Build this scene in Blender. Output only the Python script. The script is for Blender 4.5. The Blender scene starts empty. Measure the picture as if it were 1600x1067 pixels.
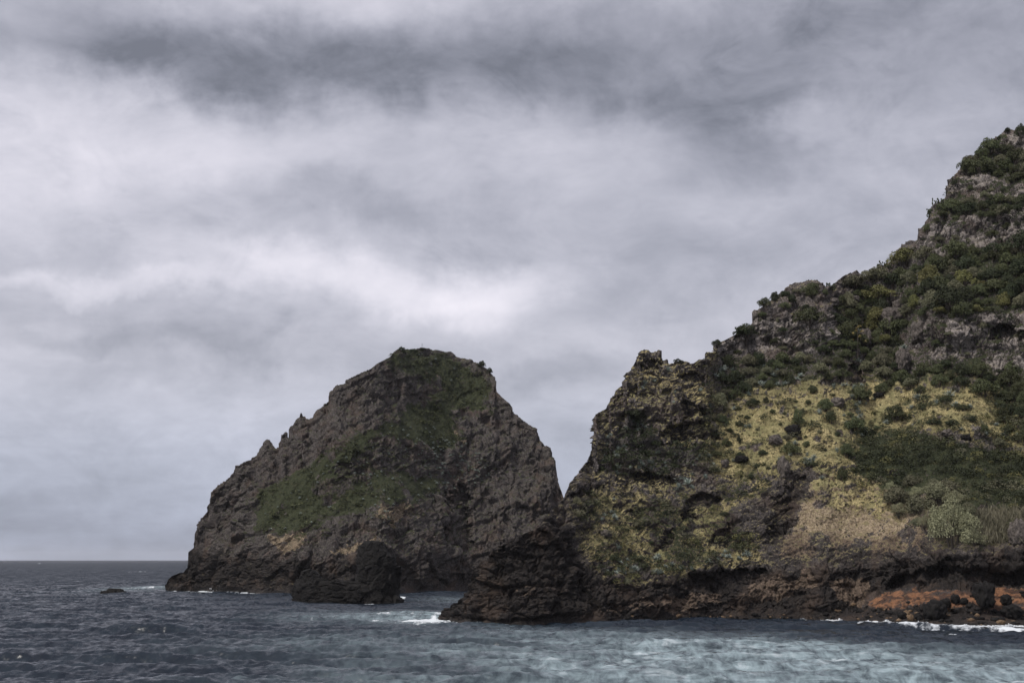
import bpy, math, random
import numpy as np

# ------------------------------------------------------------------ camera, world, sun, exposure
S = bpy.context.scene
COL = S.collection
F_PX, CX, CY, HZ = 2222.0, 800.0, 533.5, 874.0        # focal length, centre and horizon of a 1600 px wide picture
TH = math.atan((HZ - CY) / F_PX)                      # camera pitch
CAM_H = 15.0
cam_d = bpy.data.cameras.new('camera')
cam = bpy.data.objects.new('camera', cam_d)
COL.objects.link(cam)
cam.location = (0, 0, CAM_H)
cam.rotation_euler = (math.pi / 2 + TH, 0, 0)
cam_d.sensor_width = 36.0
cam_d.lens = 36.0 * F_PX / 1600.0
cam_d.clip_start = 1.0
cam_d.clip_end = 60000.0
S.camera = cam
S.view_settings.view_transform = 'Standard'
S.view_settings.look = 'None'
S.view_settings.exposure = 0.7
S.view_settings.gamma = 1.0
S.view_settings.use_curve_mapping = False
S.render.engine = 'CYCLES'
S.cycles.use_denoising = True
S.cycles.max_bounces = 6
S.cycles.diffuse_bounces = 3
S.cycles.volume_bounces = 0
S.cycles.sample_clamp_direct = 0.7
S.cycles.sample_clamp_indirect = 4.0

SUN_DIR = np.array((-0.42, -0.42, 0.80)); SUN_DIR /= np.linalg.norm(SUN_DIR)
SUN_EL = math.asin(SUN_DIR[2]); SUN_AZ = math.atan2(SUN_DIR[0], SUN_DIR[1])
sun_d = bpy.data.lights.new('sun', 'SUN')
sun_d.energy = 1.5
sun_d.angle = math.radians(14)

sun_d.color = (1.0, 0.955, 0.89)
sun = bpy.data.objects.new('sun', sun_d)
COL.objects.link(sun)
from mathutils import Vector
sun.rotation_euler = Vector(SUN_DIR).to_track_quat('Z', 'Y').to_euler()


def ray(px, py):
    """pixel -> (X/Y, height/Y) of the sight line"""
    xc = (np.asarray(px, float) - CX) / F_PX
    yc = (CY - np.asarray(py, float)) / F_PX
    den = math.cos(TH) - yc * math.sin(TH)
    return xc / den, (math.sin(TH) + yc * math.cos(TH)) / den


# ---- sky: Nishita seen through a nearly closed cloud deck
W = bpy.data.worlds.new('World')
S.world = W
W.use_nodes = True
wn, wl = W.node_tree.nodes, W.node_tree.links
wn.clear()


def N(nodes, typ, **kw):
    n = nodes.new(typ)
    for k, v in kw.items():
        setattr(n, k, v)
    return n


class G:
    """small helper to write node maths"""
    def __init__(s, tree):
        s.n, s.l = tree.nodes, tree.links

    def put(s, sock, v):
        if hasattr(v, 'is_linked'):
            s.l.new(v, sock)
        else:
            sock.default_value = v

    def m(s, op, a, b=0.0, c=0.0, clamp=False):
        n = s.n.new('ShaderNodeMath'); n.operation = op; n.use_clamp = clamp
        for i, v in enumerate((a, b, c)):
            s.put(n.inputs[i], v)
        return n.outputs[0]

    def v(s, op, a, b=(0, 0, 0), out=0):
        n = s.n.new('ShaderNodeVectorMath'); n.operation = op
        s.put(n.inputs[0], a); s.put(n.inputs[1], b)
        return n.outputs[out]

    def noise(s, vec, scale, detail=5.0, rough=0.55, dist=0.0):
        n = s.n.new('ShaderNodeTexNoise')
        s.put(n.inputs['Vector'], vec)
        n.inputs['Scale'].default_value = scale; n.inputs['Detail'].default_value = detail
        n.inputs['Roughness'].default_value = rough; n.inputs['Distortion'].default_value = dist
        return n.outputs[0]

    def mix(s, f, a, b):
        n = s.n.new('ShaderNodeMix'); n.data_type = 'RGBA'
        s.put(n.inputs[0], f); s.put(n.inputs[6], a); s.put(n.inputs[7], b)
        return n.outputs[2]

    def step(s, x, lo, hi):
        n = s.n.new('ShaderNodeMapRange'); n.interpolation_type = 'SMOOTHSTEP'
        s.put(n.inputs[0], x); n.inputs[1].default_value = lo; n.inputs[2].default_value = hi
        return n.outputs[0]


g = G(W.node_tree)
tc = wn.new('ShaderNodeTexCoord')
d = g.v('NORMALIZE', tc.outputs['Generated'])
sep = wn.new('ShaderNodeSeparateXYZ'); wl.new(d, sep.inputs[0])
az = g.m('ARCTAN2', sep.outputs[0], sep.outputs[1])
el = g.m('ARCSINE', sep.outputs[2])
# cloud deck coordinates: flattens towards the horizon
inv = g.m('DIVIDE', 1.0, g.m('ADD', g.m('MAXIMUM', sep.outputs[2], 0.0), 0.16))
cmb = wn.new('ShaderNodeCombineXYZ')
wl.new(g.m('MULTIPLY', sep.outputs[0], inv), cmb.inputs[0])
wl.new(g.m('MULTIPLY', sep.outputs[1], inv), cmb.inputs[1])
deck = cmb.outputs[0]
n_big = g.noise(deck, 2.2, 6, 0.55, 0.35)
n_mid = g.noise(deck, 6.0, 8, 0.6, 0.5)
n_w1 = g.noise(d, 8.0, 9, 0.60)
n_w2 = g.noise(g.v('ADD', d, (5.3, 1.7, 2.1)), 8.0, 9, 0.60)
n_puff = g.noise(g.v('MULTIPLY', d, (1.0, 1.0, 1.7)), 9.0, 9, 0.62, 0.6)
azw = g.m('ADD', az, g.m('MULTIPLY', g.m('SUBTRACT', n_w1, 0.5), 0.17))
elw = g.m('ADD', el, g.m('MULTIPLY', g.m('SUBTRACT', n_w2, 0.5), 0.10))
pv = wn.new('ShaderNodeCombineXYZ')
wl.new(azw, pv.inputs[0]); wl.new(elw, pv.inputs[1])
val = g.m('ADD', 0.318, g.m('MULTIPLY', g.m('SUBTRACT', n_big, 0.5), 0.07))
val = g.m('ADD', val, g.m('MULTIPLY', g.m('SUBTRACT', n_mid, 0.5), 0.045))
val = g.m('ADD', val, g.m('MULTIPLY', g.m('SUBTRACT', n_puff, 0.5), 0.22))
CLOUDS = [  # px, py, half width, half height, brightness change
    (560, 112, 470, 62, -0.115), (400, 100, 260, 45, -0.05), (1020, 90, 330, 75, -0.045), (1050, 165, 170, 30, -0.03), (140, 25, 230, 60, -0.05), (1120, 20, 340, 50, -0.045), (1280, 100, 380, 85, -0.04), (760, 170, 330, 26, -0.008), (430, 120, 300, 40, -0.03),
    (590, 5, 110, 24, 0.045), (40, 90, 90, 70, 0.02), (200, 215, 240, 55, 0.10), (60, 300, 140, 60, 0.08),
    (560, 300, 150, 26, -0.07), (620, 425, 180, 38, 0.15), (330, 420, 220, 35, 0.06), (170, 450, 190, 16, 0.09),
    (740, 455, 110, 35, 0.08), (1060, 430, 170, 70, -0.05), (1120, 235, 120, 55, -0.075), (1240, 165, 60, 24, 0.10), (1285, 205, 50, 16, 0.05),
    (830, 590, 110, 26, -0.07), (430, 540, 200, 26, -0.04), (80, 400, 260, 18, -0.02), (90, 820, 500, 50, -0.085),
    (1440, 100, 300, 120, -0.075), (890, 700, 90, 50, -0.05), (1250, 380, 180, 50, -0.04), (210, 650, 90, 18, 0.04),
    (150, 540, 240, 14, -0.04), (120, 720, 300, 24, -0.03), (1000, 560, 150, 40, 0.03),
]
for (px, py, sw, sh, amp) in CLOUDS:
    a_, k_ = ray(px, py)
    a0 = math.atan(float(a_)); e0 = math.atan(float(k_) * math.cos(a0))
    q = g.v('SUBTRACT', pv.outputs[0], (a0, e0, 0))
    q = g.v('MULTIPLY', q, (F_PX / sw, F_PX / sh, 0))
    q = g.v('DOT_PRODUCT', q, q, out=1)
    q = g.m('EXPONENT', g.m('MULTIPLY', g.m('POWER', q, 1.5), -0.55))
    val = g.m('ADD', g.m('MULTIPLY', q, amp), val)
# billowed cloud bases: crisp-edged puffs, strongest between the low bands
nb1 = g.noise(g.v('ADD', g.v('MULTIPLY', d, (1.0, 1.0, 1.5)), (2.2, 0.4, 7.1)), 13.0, 8, 0.58, 0.9)
nb2 = g.noise(g.v('MULTIPLY', d, (1.0, 1.0, 2.6)), 24.0, 8, 0.62, 0.5)
bil = g.m('SUBTRACT', 1.0, g.m('ABSOLUTE', g.m('MULTIPLY', g.m('SUBTRACT', nb1, 0.5), 5.0)))
bil = g.step(bil, -0.2, 1.0)
patch = g.step(n_w1, 0.38, 0.62)
val = g.m('ADD', val, g.m('MULTIPLY', g.m('MULTIPLY', g.m('SUBTRACT', bil, 0.45), patch), 0.055))
val = g.m('ADD', val, g.m('MULTIPLY', g.m('SUBTRACT', nb2, 0.5), 0.08))
val = g.m('MAXIMUM', val, 0.12)
ramp = wn.new('ShaderNodeValToRGB')
ramp.color_ramp.elements[0].position = 0.15; ramp.color_ramp.elements[0].color = (0.965, 0.985, 1.16, 1)
ramp.color_ramp.elements[1].position = 0.55; ramp.color_ramp.elements[1].color = (1.035, 0.99, 1.075, 1)
wl.new(val, ramp.inputs[0])
blue = g.step(el, 0.16, 0.0)
tint = g.mix(blue, ramp.outputs[0], (0.91, 0.985, 1.24, 1))
cloud = g.v('SCALE', tint)
wl.new(g.m('MULTIPLY', val, 10.0), cloud.node.inputs[3])
sky = N(wn, 'ShaderNodeTexSky', sky_type='NISHITA', sun_disc=False)
sky.sun_elevation = SUN_EL
sky.sun_rotation = SUN_AZ
sky.altitude = 10
sky.dust_density = 2.0
mixn = g.mix(0.93, sky.outputs[0], cloud)
bg = wn.new('ShaderNodeBackground')
bg.inputs[1].default_value = 0.1
wl.new(mixn, bg.inputs[0])
out = wn.new('ShaderNodeOutputWorld')
wl.new(bg.outputs[0], out.inputs[0])

# ------------------------------------------------------------------ noise
RNG = np.random.default_rng(7)
random.seed(7)
PERM = np.concatenate([RNG.permutation(256)] * 2).astype(np.int32)
GR = RNG.normal(size=(256, 3)).astype(np.float32)
GR /= np.linalg.norm(GR, axis=1)[:, None]
RV = RNG.random((256, 4)).astype(np.float32)


def hsh(ix, iy, iz):
    return PERM[PERM[PERM[ix & 255] + (iy & 255)] + (iz & 255)]


def perlin(p):
    p = np.asarray(p, np.float32)
    i = np.floor(p).astype(np.int32); f = p - i
    u = f * f * f * (f * (f * 6 - 15) + 10)
    r = 0.0
    for dx in (0, 1):
        wx = u[:, 0] if dx else 1 - u[:, 0]
        for dy in (0, 1):
            wy = u[:, 1] if dy else 1 - u[:, 1]
            for dz in (0, 1):
                wz = u[:, 2] if dz else 1 - u[:, 2]
                gv = GR[hsh(i[:, 0] + dx, i[:, 1] + dy, i[:, 2] + dz)]
                r = r + wx * wy * wz * (gv[:, 0] * (f[:, 0] - dx) + gv[:, 1] * (f[:, 1] - dy) + gv[:, 2] * (f[:, 2] - dz))
    return r * 1.6


def fbm(p, octv=4, gain=0.5, ridged=False):
    r, a, s = 0.0, 1.0, 0.0
    for o in range(octv):
        n = perlin(p * (2.03 ** o) + 17.3 * o)
        if ridged:
            n = 1 - 2 * np.abs(n)
        r = r + a * n; s += a; a *= gain
    return r / s


def worley(p):
    """jittered cells: distance to nearest and second nearest point, the cell's random number, and its tilted facet"""
    p = np.asarray(p, np.float32)
    i = np.floor(p).astype(np.int32); f = p - i
    f1 = np.full(len(p), 9.0, np.float32); f2 = f1.copy(); cid = np.zeros(len(p), np.int32); tl = np.zeros(len(p), np.float32)
    for dx in (-1, 0, 1):
        for dy in (-1, 0, 1):
            for dz in (-1, 0, 1):
                h = hsh(i[:, 0] + dx, i[:, 1] + dy, i[:, 2] + dz)
                rv = RV[h]
                ex, ey, ez = dx + rv[:, 0] - f[:, 0], dy + rv[:, 1] - f[:, 1], dz + rv[:, 2] - f[:, 2]
                d2 = ex * ex + ey * ey + ez * ez
                near = d2 < f1
                f2 = np.where(near, f1, np.minimum(f2, d2))
                gr = GR[h]
                tl = np.where(near, ex * gr[:, 0] + ey * gr[:, 1] + ez * gr[:, 2], tl)
                cid = np.where(near, h, cid)
                f1 = np.where(near, d2, f1)
    return np.sqrt(f1), np.sqrt(f2), RV[cid, 3], tl


def sstep(x, a, b):
    t = np.clip((x - a) / (b - a), 0, 1)
    return t * t * (3 - 2 * t)


def polymask(px, py, pts, soft):
    """1 inside a traced outline, 0 outside, with a soft edge"""
    pts = np.array(pts, np.float32)
    lo, hi = pts.min(0) - soft, pts.max(0) + soft
    res = np.zeros(px.shape, np.float32)
    sel = (px > lo[0]) & (px < hi[0]) & (py > lo[1]) & (py < hi[1])
    x, y = px[sel].astype(np.float32), py[sel].astype(np.float32)
    dmin = np.full(x.shape, 1e9, np.float32); ins = np.zeros(x.shape, bool)
    for a, b in zip(pts, np.roll(pts, -1, 0)):
        e = b - a
        t = np.clip(((x - a[0]) * e[0] + (y - a[1]) * e[1]) / (e @ e), 0, 1)
        dmin = np.minimum(dmin, (x - a[0] - t * e[0]) ** 2 + (y - a[1] - t * e[1]) ** 2)
        c = (a[1] > y) != (b[1] > y)
        with np.errstate(divide='ignore', invalid='ignore'):
            ins ^= c & (x < (b[0] - a[0]) * (y - a[1]) / (b[1] - a[1] if b[1] != a[1] else 1e-9) + a[0])
    sd = np.sqrt(dmin) * np.where(ins, 1, -1)
    res[sel] = sstep(sd, -soft, soft)
    return res


# ------------------------------------------------------------------ mesh helpers
def mesh_np(name, verts, faces, mats=(), smooth=False, attrs=None, mi=None):
    verts = np.asarray(verts, np.float32); faces = np.asarray(faces, np.int32)
    me = bpy.data.meshes.new(name)
    nf, k = faces.shape
    me.vertices.add(len(verts)); me.vertices.foreach_set('co', verts.ravel())
    me.loops.add(nf * k); me.loops.foreach_set('vertex_index', faces.ravel())
    me.polygons.add(nf)
    me.polygons.foreach_set('loop_start', np.arange(0, nf * k, k, dtype=np.int32))
    me.polygons.foreach_set('loop_total', np.full(nf, k, np.int32))
    if smooth:
        me.polygons.foreach_set('use_smooth', np.ones(nf, bool))
    if mi is not None:
        me.polygons.foreach_set('material_index', np.asarray(mi, np.int32))
    for an, arr in (attrs or {}).items():
        a = me.attributes.new(an, 'FLOAT_COLOR', 'POINT')
        full = np.ones((len(verts), 4), np.float32); full[:, :3] = arr
        a.data.foreach_set('color', full.ravel())
    for m in mats:
        me.materials.append(m)
    me.update(calc_edges=True)
    return me


def link(name, me, parent=None, kind=None, label=None, cat=None, group=None, loc=None):
    o = bpy.data.objects.new(name, me)
    COL.objects.link(o)
    if parent: o.parent = parent
    if kind: o['kind'] = kind
    if label: o['label'] = label
    if cat: o['category'] = cat
    if group: o['group'] = group
    if loc is not None: o.location = loc
    return o


def grid_faces(R, C):
    idx = np.arange(R * C).reshape(R, C)
    return np.stack([idx[:-1, :-1], idx[:-1, 1:], idx[1:, 1:], idx[1:, :-1]], -1).reshape(-1, 4)


def grid_normals(P):
    du = np.gradient(P, axis=1); dv = np.gradient(P, axis=0)
    n = np.cross(du, dv)
    n /= np.linalg.norm(n, axis=-1, keepdims=True) + 1e-9
    return n


# ------------------------------------------------------------------ materials
def new_mat(name):
    m = bpy.data.materials.new(name); m.use_nodes = True
    m.node_tree.nodes.clear()
    gg = G(m.node_tree)
    b = gg.n.new('ShaderNodeBsdfPrincipled'); o = gg.n.new('ShaderNodeOutputMaterial')
    gg.l.new(b.outputs[0], o.inputs[0])
    return m, gg, b


def terrain_material(name):
    m, g, b = new_mat(name)
    p = g.n.new('ShaderNodeTexCoord').outputs['Object']
    def attr(n):
        a = g.n.new('ShaderNodeAttribute'); a.attribute_name = n
        s = g.n.new('ShaderNodeSeparateColor'); g.l.new(a.outputs[0], s.inputs[0])
        return s.outputs
    grass, green, tan = attr('cover')[:3]
    orange, dark_rock, lichen = attr('stone')[:3]
    n1 = g.noise(p, 0.12, 6, 0.6)
    n2 = g.noise(p, 0.55, 8, 0.62, 0.4)
    n3 = g.noise(p, 2.1, 8, 0.68, 0.3)
    n4 = g.noise(g.v('MULTIPLY', p, (1.0, 1.0, 2.6)), 0.32, 6, 0.6, 0.6)
    nf = g.noise(p, 5.5, 5, 0.7)
    # bare rock
    rock = g.mix(g.step(n3, 0.32, 0.68), (0.034, 0.030, 0.029, 1), (0.190, 0.166, 0.156, 1))
    rock = g.mix(g.m('MULTIPLY', g.step(n1, 0.45, 0.7), 0.55), rock, (0.120, 0.080, 0.062, 1))
    rock = g.mix(g.m('MULTIPLY', g.step(n2, 0.55, 0.75), 0.5), rock, (0.030, 0.026, 0.025, 1))
    pale = g.m('MULTIPLY', g.step(g.m('ADD', n3, g.m('MULTIPLY', lichen, 0.32)), 0.62, 0.88), 0.9)
    rock = g.mix(pale, rock, (0.40, 0.355, 0.325, 1))
    # wet black rock of the splash zone, also painted shade in the ledge hollows
    wet_shade = g.mix(g.step(n3, 0.35, 0.75), (0.012, 0.0105, 0.010, 1), (0.056, 0.045, 0.040, 1))
    wet_shade = g.mix(g.m('MULTIPLY', g.step(n1, 0.5, 0.66), 0.6), wet_shade, (0.086, 0.060, 0.045, 1))
    c = g.mix(dark_rock, rock, wet_shade)
    def cover(c, amt, lo, hi, wob, cols):
        f = g.step(g.m('ADD', amt, g.m('ADD', g.m('MULTIPLY', g.m('SUBTRACT', n2, 0.5), wob), g.m('MULTIPLY', g.m('SUBTRACT', n3, 0.5), wob * 0.5))), lo, hi)
        return g.mix(f, c, cols)
    tanc = g.mix(g.step(n3, 0.35, 0.65), (0.170, 0.126, 0.084, 1), (0.50, 0.400, 0.275, 1))
    tanc = g.mix(g.m('MULTIPLY', g.step(n4, 0.52, 0.7), 0.6), tanc, (0.090, 0.064, 0.050, 1))
    tanc = g.mix(g.step(dark_rock, 0.1, 0.5), tanc, g.mix(g.step(n3, 0.3, 0.7), (0.055, 0.041, 0.032, 1), (0.225, 0.165, 0.120, 1)))
    c = cover(c, tan, 0.40, 0.62, 0.8, tanc)
    orc = g.mix(g.step(n4, 0.40, 0.60), (0.070, 0.042, 0.031, 1), (0.30, 0.150, 0.080, 1))
    orc = g.mix(g.m('MULTIPLY', g.step(n3, 0.5, 0.7), 0.6), orc, (0.13, 0.07, 0.05, 1))
    c = cover(c, orange, 0.40, 0.60, 0.7, orc)
    gr = g.mix(g.step(n3, 0.38, 0.62), (0.195, 0.170, 0.082, 1), (0.64, 0.525, 0.270, 1))
    gr = g.mix(g.m('MULTIPLY', g.step(n1, 0.38, 0.64), 0.85), gr, (0.220, 0.208, 0.098, 1))
    gr = g.mix(g.m('MULTIPLY', g.step(n2, 0.55, 0.72), 0.6), gr, (0.260, 0.185, 0.115, 1))
    gr = g.mix(g.m('MULTIPLY', g.step(nf, 0.56, 0.72), 0.7), gr, (0.060, 0.060, 0.028, 1))
    rim = g.step(g.m('ADD', grass, g.m('MULTIPLY', g.m('SUBTRACT', n2, 0.5), 0.9)), 0.98, 0.42)      # thinner, browner sward at the edges
    gr = g.mix(g.m('MULTIPLY', rim, 0.6), gr, (0.130, 0.115, 0.056, 1))
    c = cover(c, grass, 0.26, 0.62, 1.1, gr)
    gn = g.mix(g.step(n3, 0.36, 0.66), (0.018, 0.024, 0.012, 1), (0.062, 0.068, 0.032, 1))
    gn = g.mix(g.m('MULTIPLY', g.step(n2, 0.52, 0.70), 0.5), gn, (0.085, 0.072, 0.040, 1))
    c = cover(c, green, 0.40, 0.62, 1.1, gn)
    g.l.new(c, b.inputs['Base Color'])
    rg = g.m('SUBTRACT', 0.92, g.m('MULTIPLY', dark_rock, 0.22))
    g.l.new(rg, b.inputs['Roughness'])
    b.inputs['Specular IOR Level'].default_value = 0.25
    h = g.m('ADD', g.m('MULTIPLY', n3, 0.8), g.m('MULTIPLY', nf, 0.45))
    bp = g.n.new('ShaderNodeBump'); bp.inputs['Strength'].default_value = 0.9; bp.inputs['Distance'].default_value = 0.55
    g.l.new(h, bp.inputs['Height']); g.l.new(bp.outputs[0], b.inputs['Normal'])
    return m


def leaf_material(name, dark, light, var=0.5, sub=0.0):
    m, g, b = new_mat(name)
    p = g.n.new('ShaderNodeTexCoord').outputs['Object']
    oi = g.n.new('ShaderNodeObjectInfo')
    n = g.noise(p, 3.0, 4, 0.6)
    geo = g.n.new('ShaderNodeNewGeometry')
    big = g.noise(geo.outputs['Position'], 0.11, 4, 0.6)
    f = g.m('ADD', g.m('MULTIPLY', geo.outputs['Random Per Island'], 0.45), g.m('MULTIPLY', n, 0.25))
    f = g.m('ADD', f, g.m('MULTIPLY', g.step(big, 0.34, 0.66), 0.35))
    c = g.mix(f, dark + (1,), light + (1,))
    hsv = g.n.new('ShaderNodeHueSaturation')
    g.l.new(c, hsv.inputs['Color'])
    g.l.new(g.m('ADD', 1.0 - var / 2, g.m('MULTIPLY', oi.outputs['Random'], var)), hsv.inputs['Value'])
    g.l.new(g.m('ADD', 0.485, g.m('MULTIPLY', oi.outputs['Random'], 0.03)), hsv.inputs['Hue'])
    g.l.new(hsv.outputs[0], b.inputs['Base Color'])
    b.inputs['Roughness'].default_value = 0.65
    b.inputs['Specular IOR Level'].default_value = 0.25
    return m


M_TERR = terrain_material('volcanic_slope')
M_BUSH = leaf_material('bush_leaves', (0.036, 0.046, 0.022), (0.120, 0.128, 0.058), 0.7)
M_OLIVE = leaf_material('olive_leaves', (0.074, 0.078, 0.046), (0.215, 0.205, 0.125), 0.5)
M_PALE = leaf_material('pale_leaves', (0.180, 0.182, 0.105), (0.33, 0.32, 0.195), 0.2)
M_YELG = leaf_material('yellow_green_leaves', (0.080, 0.088, 0.030), (0.230, 0.215, 0.085), 0.4)
M_DARK = leaf_material('dark_leaves', (0.020, 0.027, 0.014), (0.062, 0.072, 0.034), 0.5)
M_AGAVE = leaf_material('agave_leaves', (0.150, 0.185, 0.160), (0.42, 0.46, 0.41), 0.5)
M_REED = leaf_material('reed_leaves', (0.080, 0.074, 0.050), (0.235, 0.205, 0.145), 0.4)
M_STRAW = leaf_material('grass_blades', (0.095, 0.088, 0.043), (0.50, 0.41, 0.215), 0.3)
M_BARK = leaf_material('bark', (0.045, 0.036, 0.030), (0.090, 0.075, 0.062), 0.4)
M_FLOWER = leaf_material('agave_flowers', (0.20, 0.16, 0.05), (0.42, 0.34, 0.12), 0.2)


def rock_material(name, c0, c1, c2, bump=0.5):
    m, g, b = new_mat(name)
    p = g.n.new('ShaderNodeTexCoord').outputs['Object']
    n3 = g.noise(p, 1.6, 8, 0.68, 0.4)
    n2 = g.noise(p, 0.5, 6, 0.6, 0.3)
    nf = g.noise(p, 5.0, 6, 0.7)
    c = g.mix(g.step(n3, 0.33, 0.68), c0 + (1,), c1 + (1,))
    c = g.mix(g.m('MULTIPLY', g.step(g.m('ADD', g.m('MULTIPLY', n2, 0.6), g.m('MULTIPLY', nf, 0.4)), 0.52, 0.68), 0.75), c, c2 + (1,))
    g.l.new(c, b.inputs['Base Color'])
    b.inputs['Roughness'].default_value = 0.85
    b.inputs['Specular IOR Level'].default_value = 0.25
    bp = g.n.new('ShaderNodeBump'); bp.inputs['Strength'].default_value = 0.9; bp.inputs['Distance'].default_value = bump
    g.l.new(g.m('ADD', n3, g.m('MULTIPLY', nf, 0.4)), bp.inputs['Height']); g.l.new(bp.outputs[0], b.inputs['Normal'])
    return m


M_BLACK = rock_material('black_wet_rock', (0.008, 0.0075, 0.0075), (0.022, 0.020, 0.019), (0.032, 0.027, 0.024))
M_GREY = rock_material('grey_lichen_rock', (0.050, 0.043, 0.039), (0.190, 0.163, 0.145), (0.33, 0.29, 0.25))
M_TANR = rock_material('tan_rock', (0.10, 0.065, 0.04), (0.26, 0.18, 0.11), (0.32, 0.24, 0.16))


# ------------------------------------------------------------------ land masses
class Land:
    pass


def build_land(px, water, sky, rows, slopefn, low=(3.5, 26.0), back=70.0, y0smooth=25, ycap=None):
    """Surface from the waterline up to the ridge: every column climbs with the local slope angle; returns the smooth base."""
    L = Land()
    px = np.asarray(px, float)
    w = np.interp(px, *zip(*water)); t = np.interp(px, *zip(*sky))
    t = np.minimum(t, w - 2.0)
    _, kw = ray(px, w)
    y0 = CAM_H / -kw
    ker = np.hanning(2 * y0smooth + 3)[1:-1]; ker /= ker.sum()
    y0 = np.convolve(np.pad(y0, y0smooth, mode='edge'), ker, 'valid')
    s = np.linspace(0, 1, rows)
    PX = np.broadcast_to(px, (rows, len(px))).copy()
    kt = np.hanning(51)[1:-1]; kt /= kt.sum()
    ts = np.convolve(np.pad(t, 24, mode='edge'), kt, 'valid'); ts = np.minimum(ts, w - 2.0)
    PY = w + (ts - w) * s[:, None] + (t - ts) * sstep(s, 0.45, 1.0)[:, None]
    A, K = ray(PX, PY)
    jig = perlin(np.stack([PX.ravel() / 45, PY.ravel() / 45, np.zeros(PX.size)], 1)).reshape(PX.shape) * 7
    TA = np.tan(np.radians(slopefn(PX + jig, PY + jig)))
    Y = np.empty_like(PX); Y[0] = y0
    for r in range(1, rows):
        dk = K[r] - K[r - 1]
        Y[r] = Y[r - 1] + Y[r - 1] * dk / np.maximum(TA[r] - K[r], 0.06)
    m = 26
    ker = np.hanning(2 * m + 3)[1:-1]; ker /= ker.sum()
    Yp = np.pad(Y, ((0, 0), (m, m)), mode='edge')
    Y = sum(Yp[:, i:i + Y.shape[1]] * ker[i] for i in range(2 * m + 1))
    L.PX, L.PY, L.A, L.K, L.Y, L.s, L.w, L.t, L.px, L.rows, L.back = PX, PY, A, K, Y, s, w, t, px, rows, back
    return L


def world_of(L, Y):
    return np.stack([L.A * Y, Y, CAM_H + L.K * Y], -1)


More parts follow.
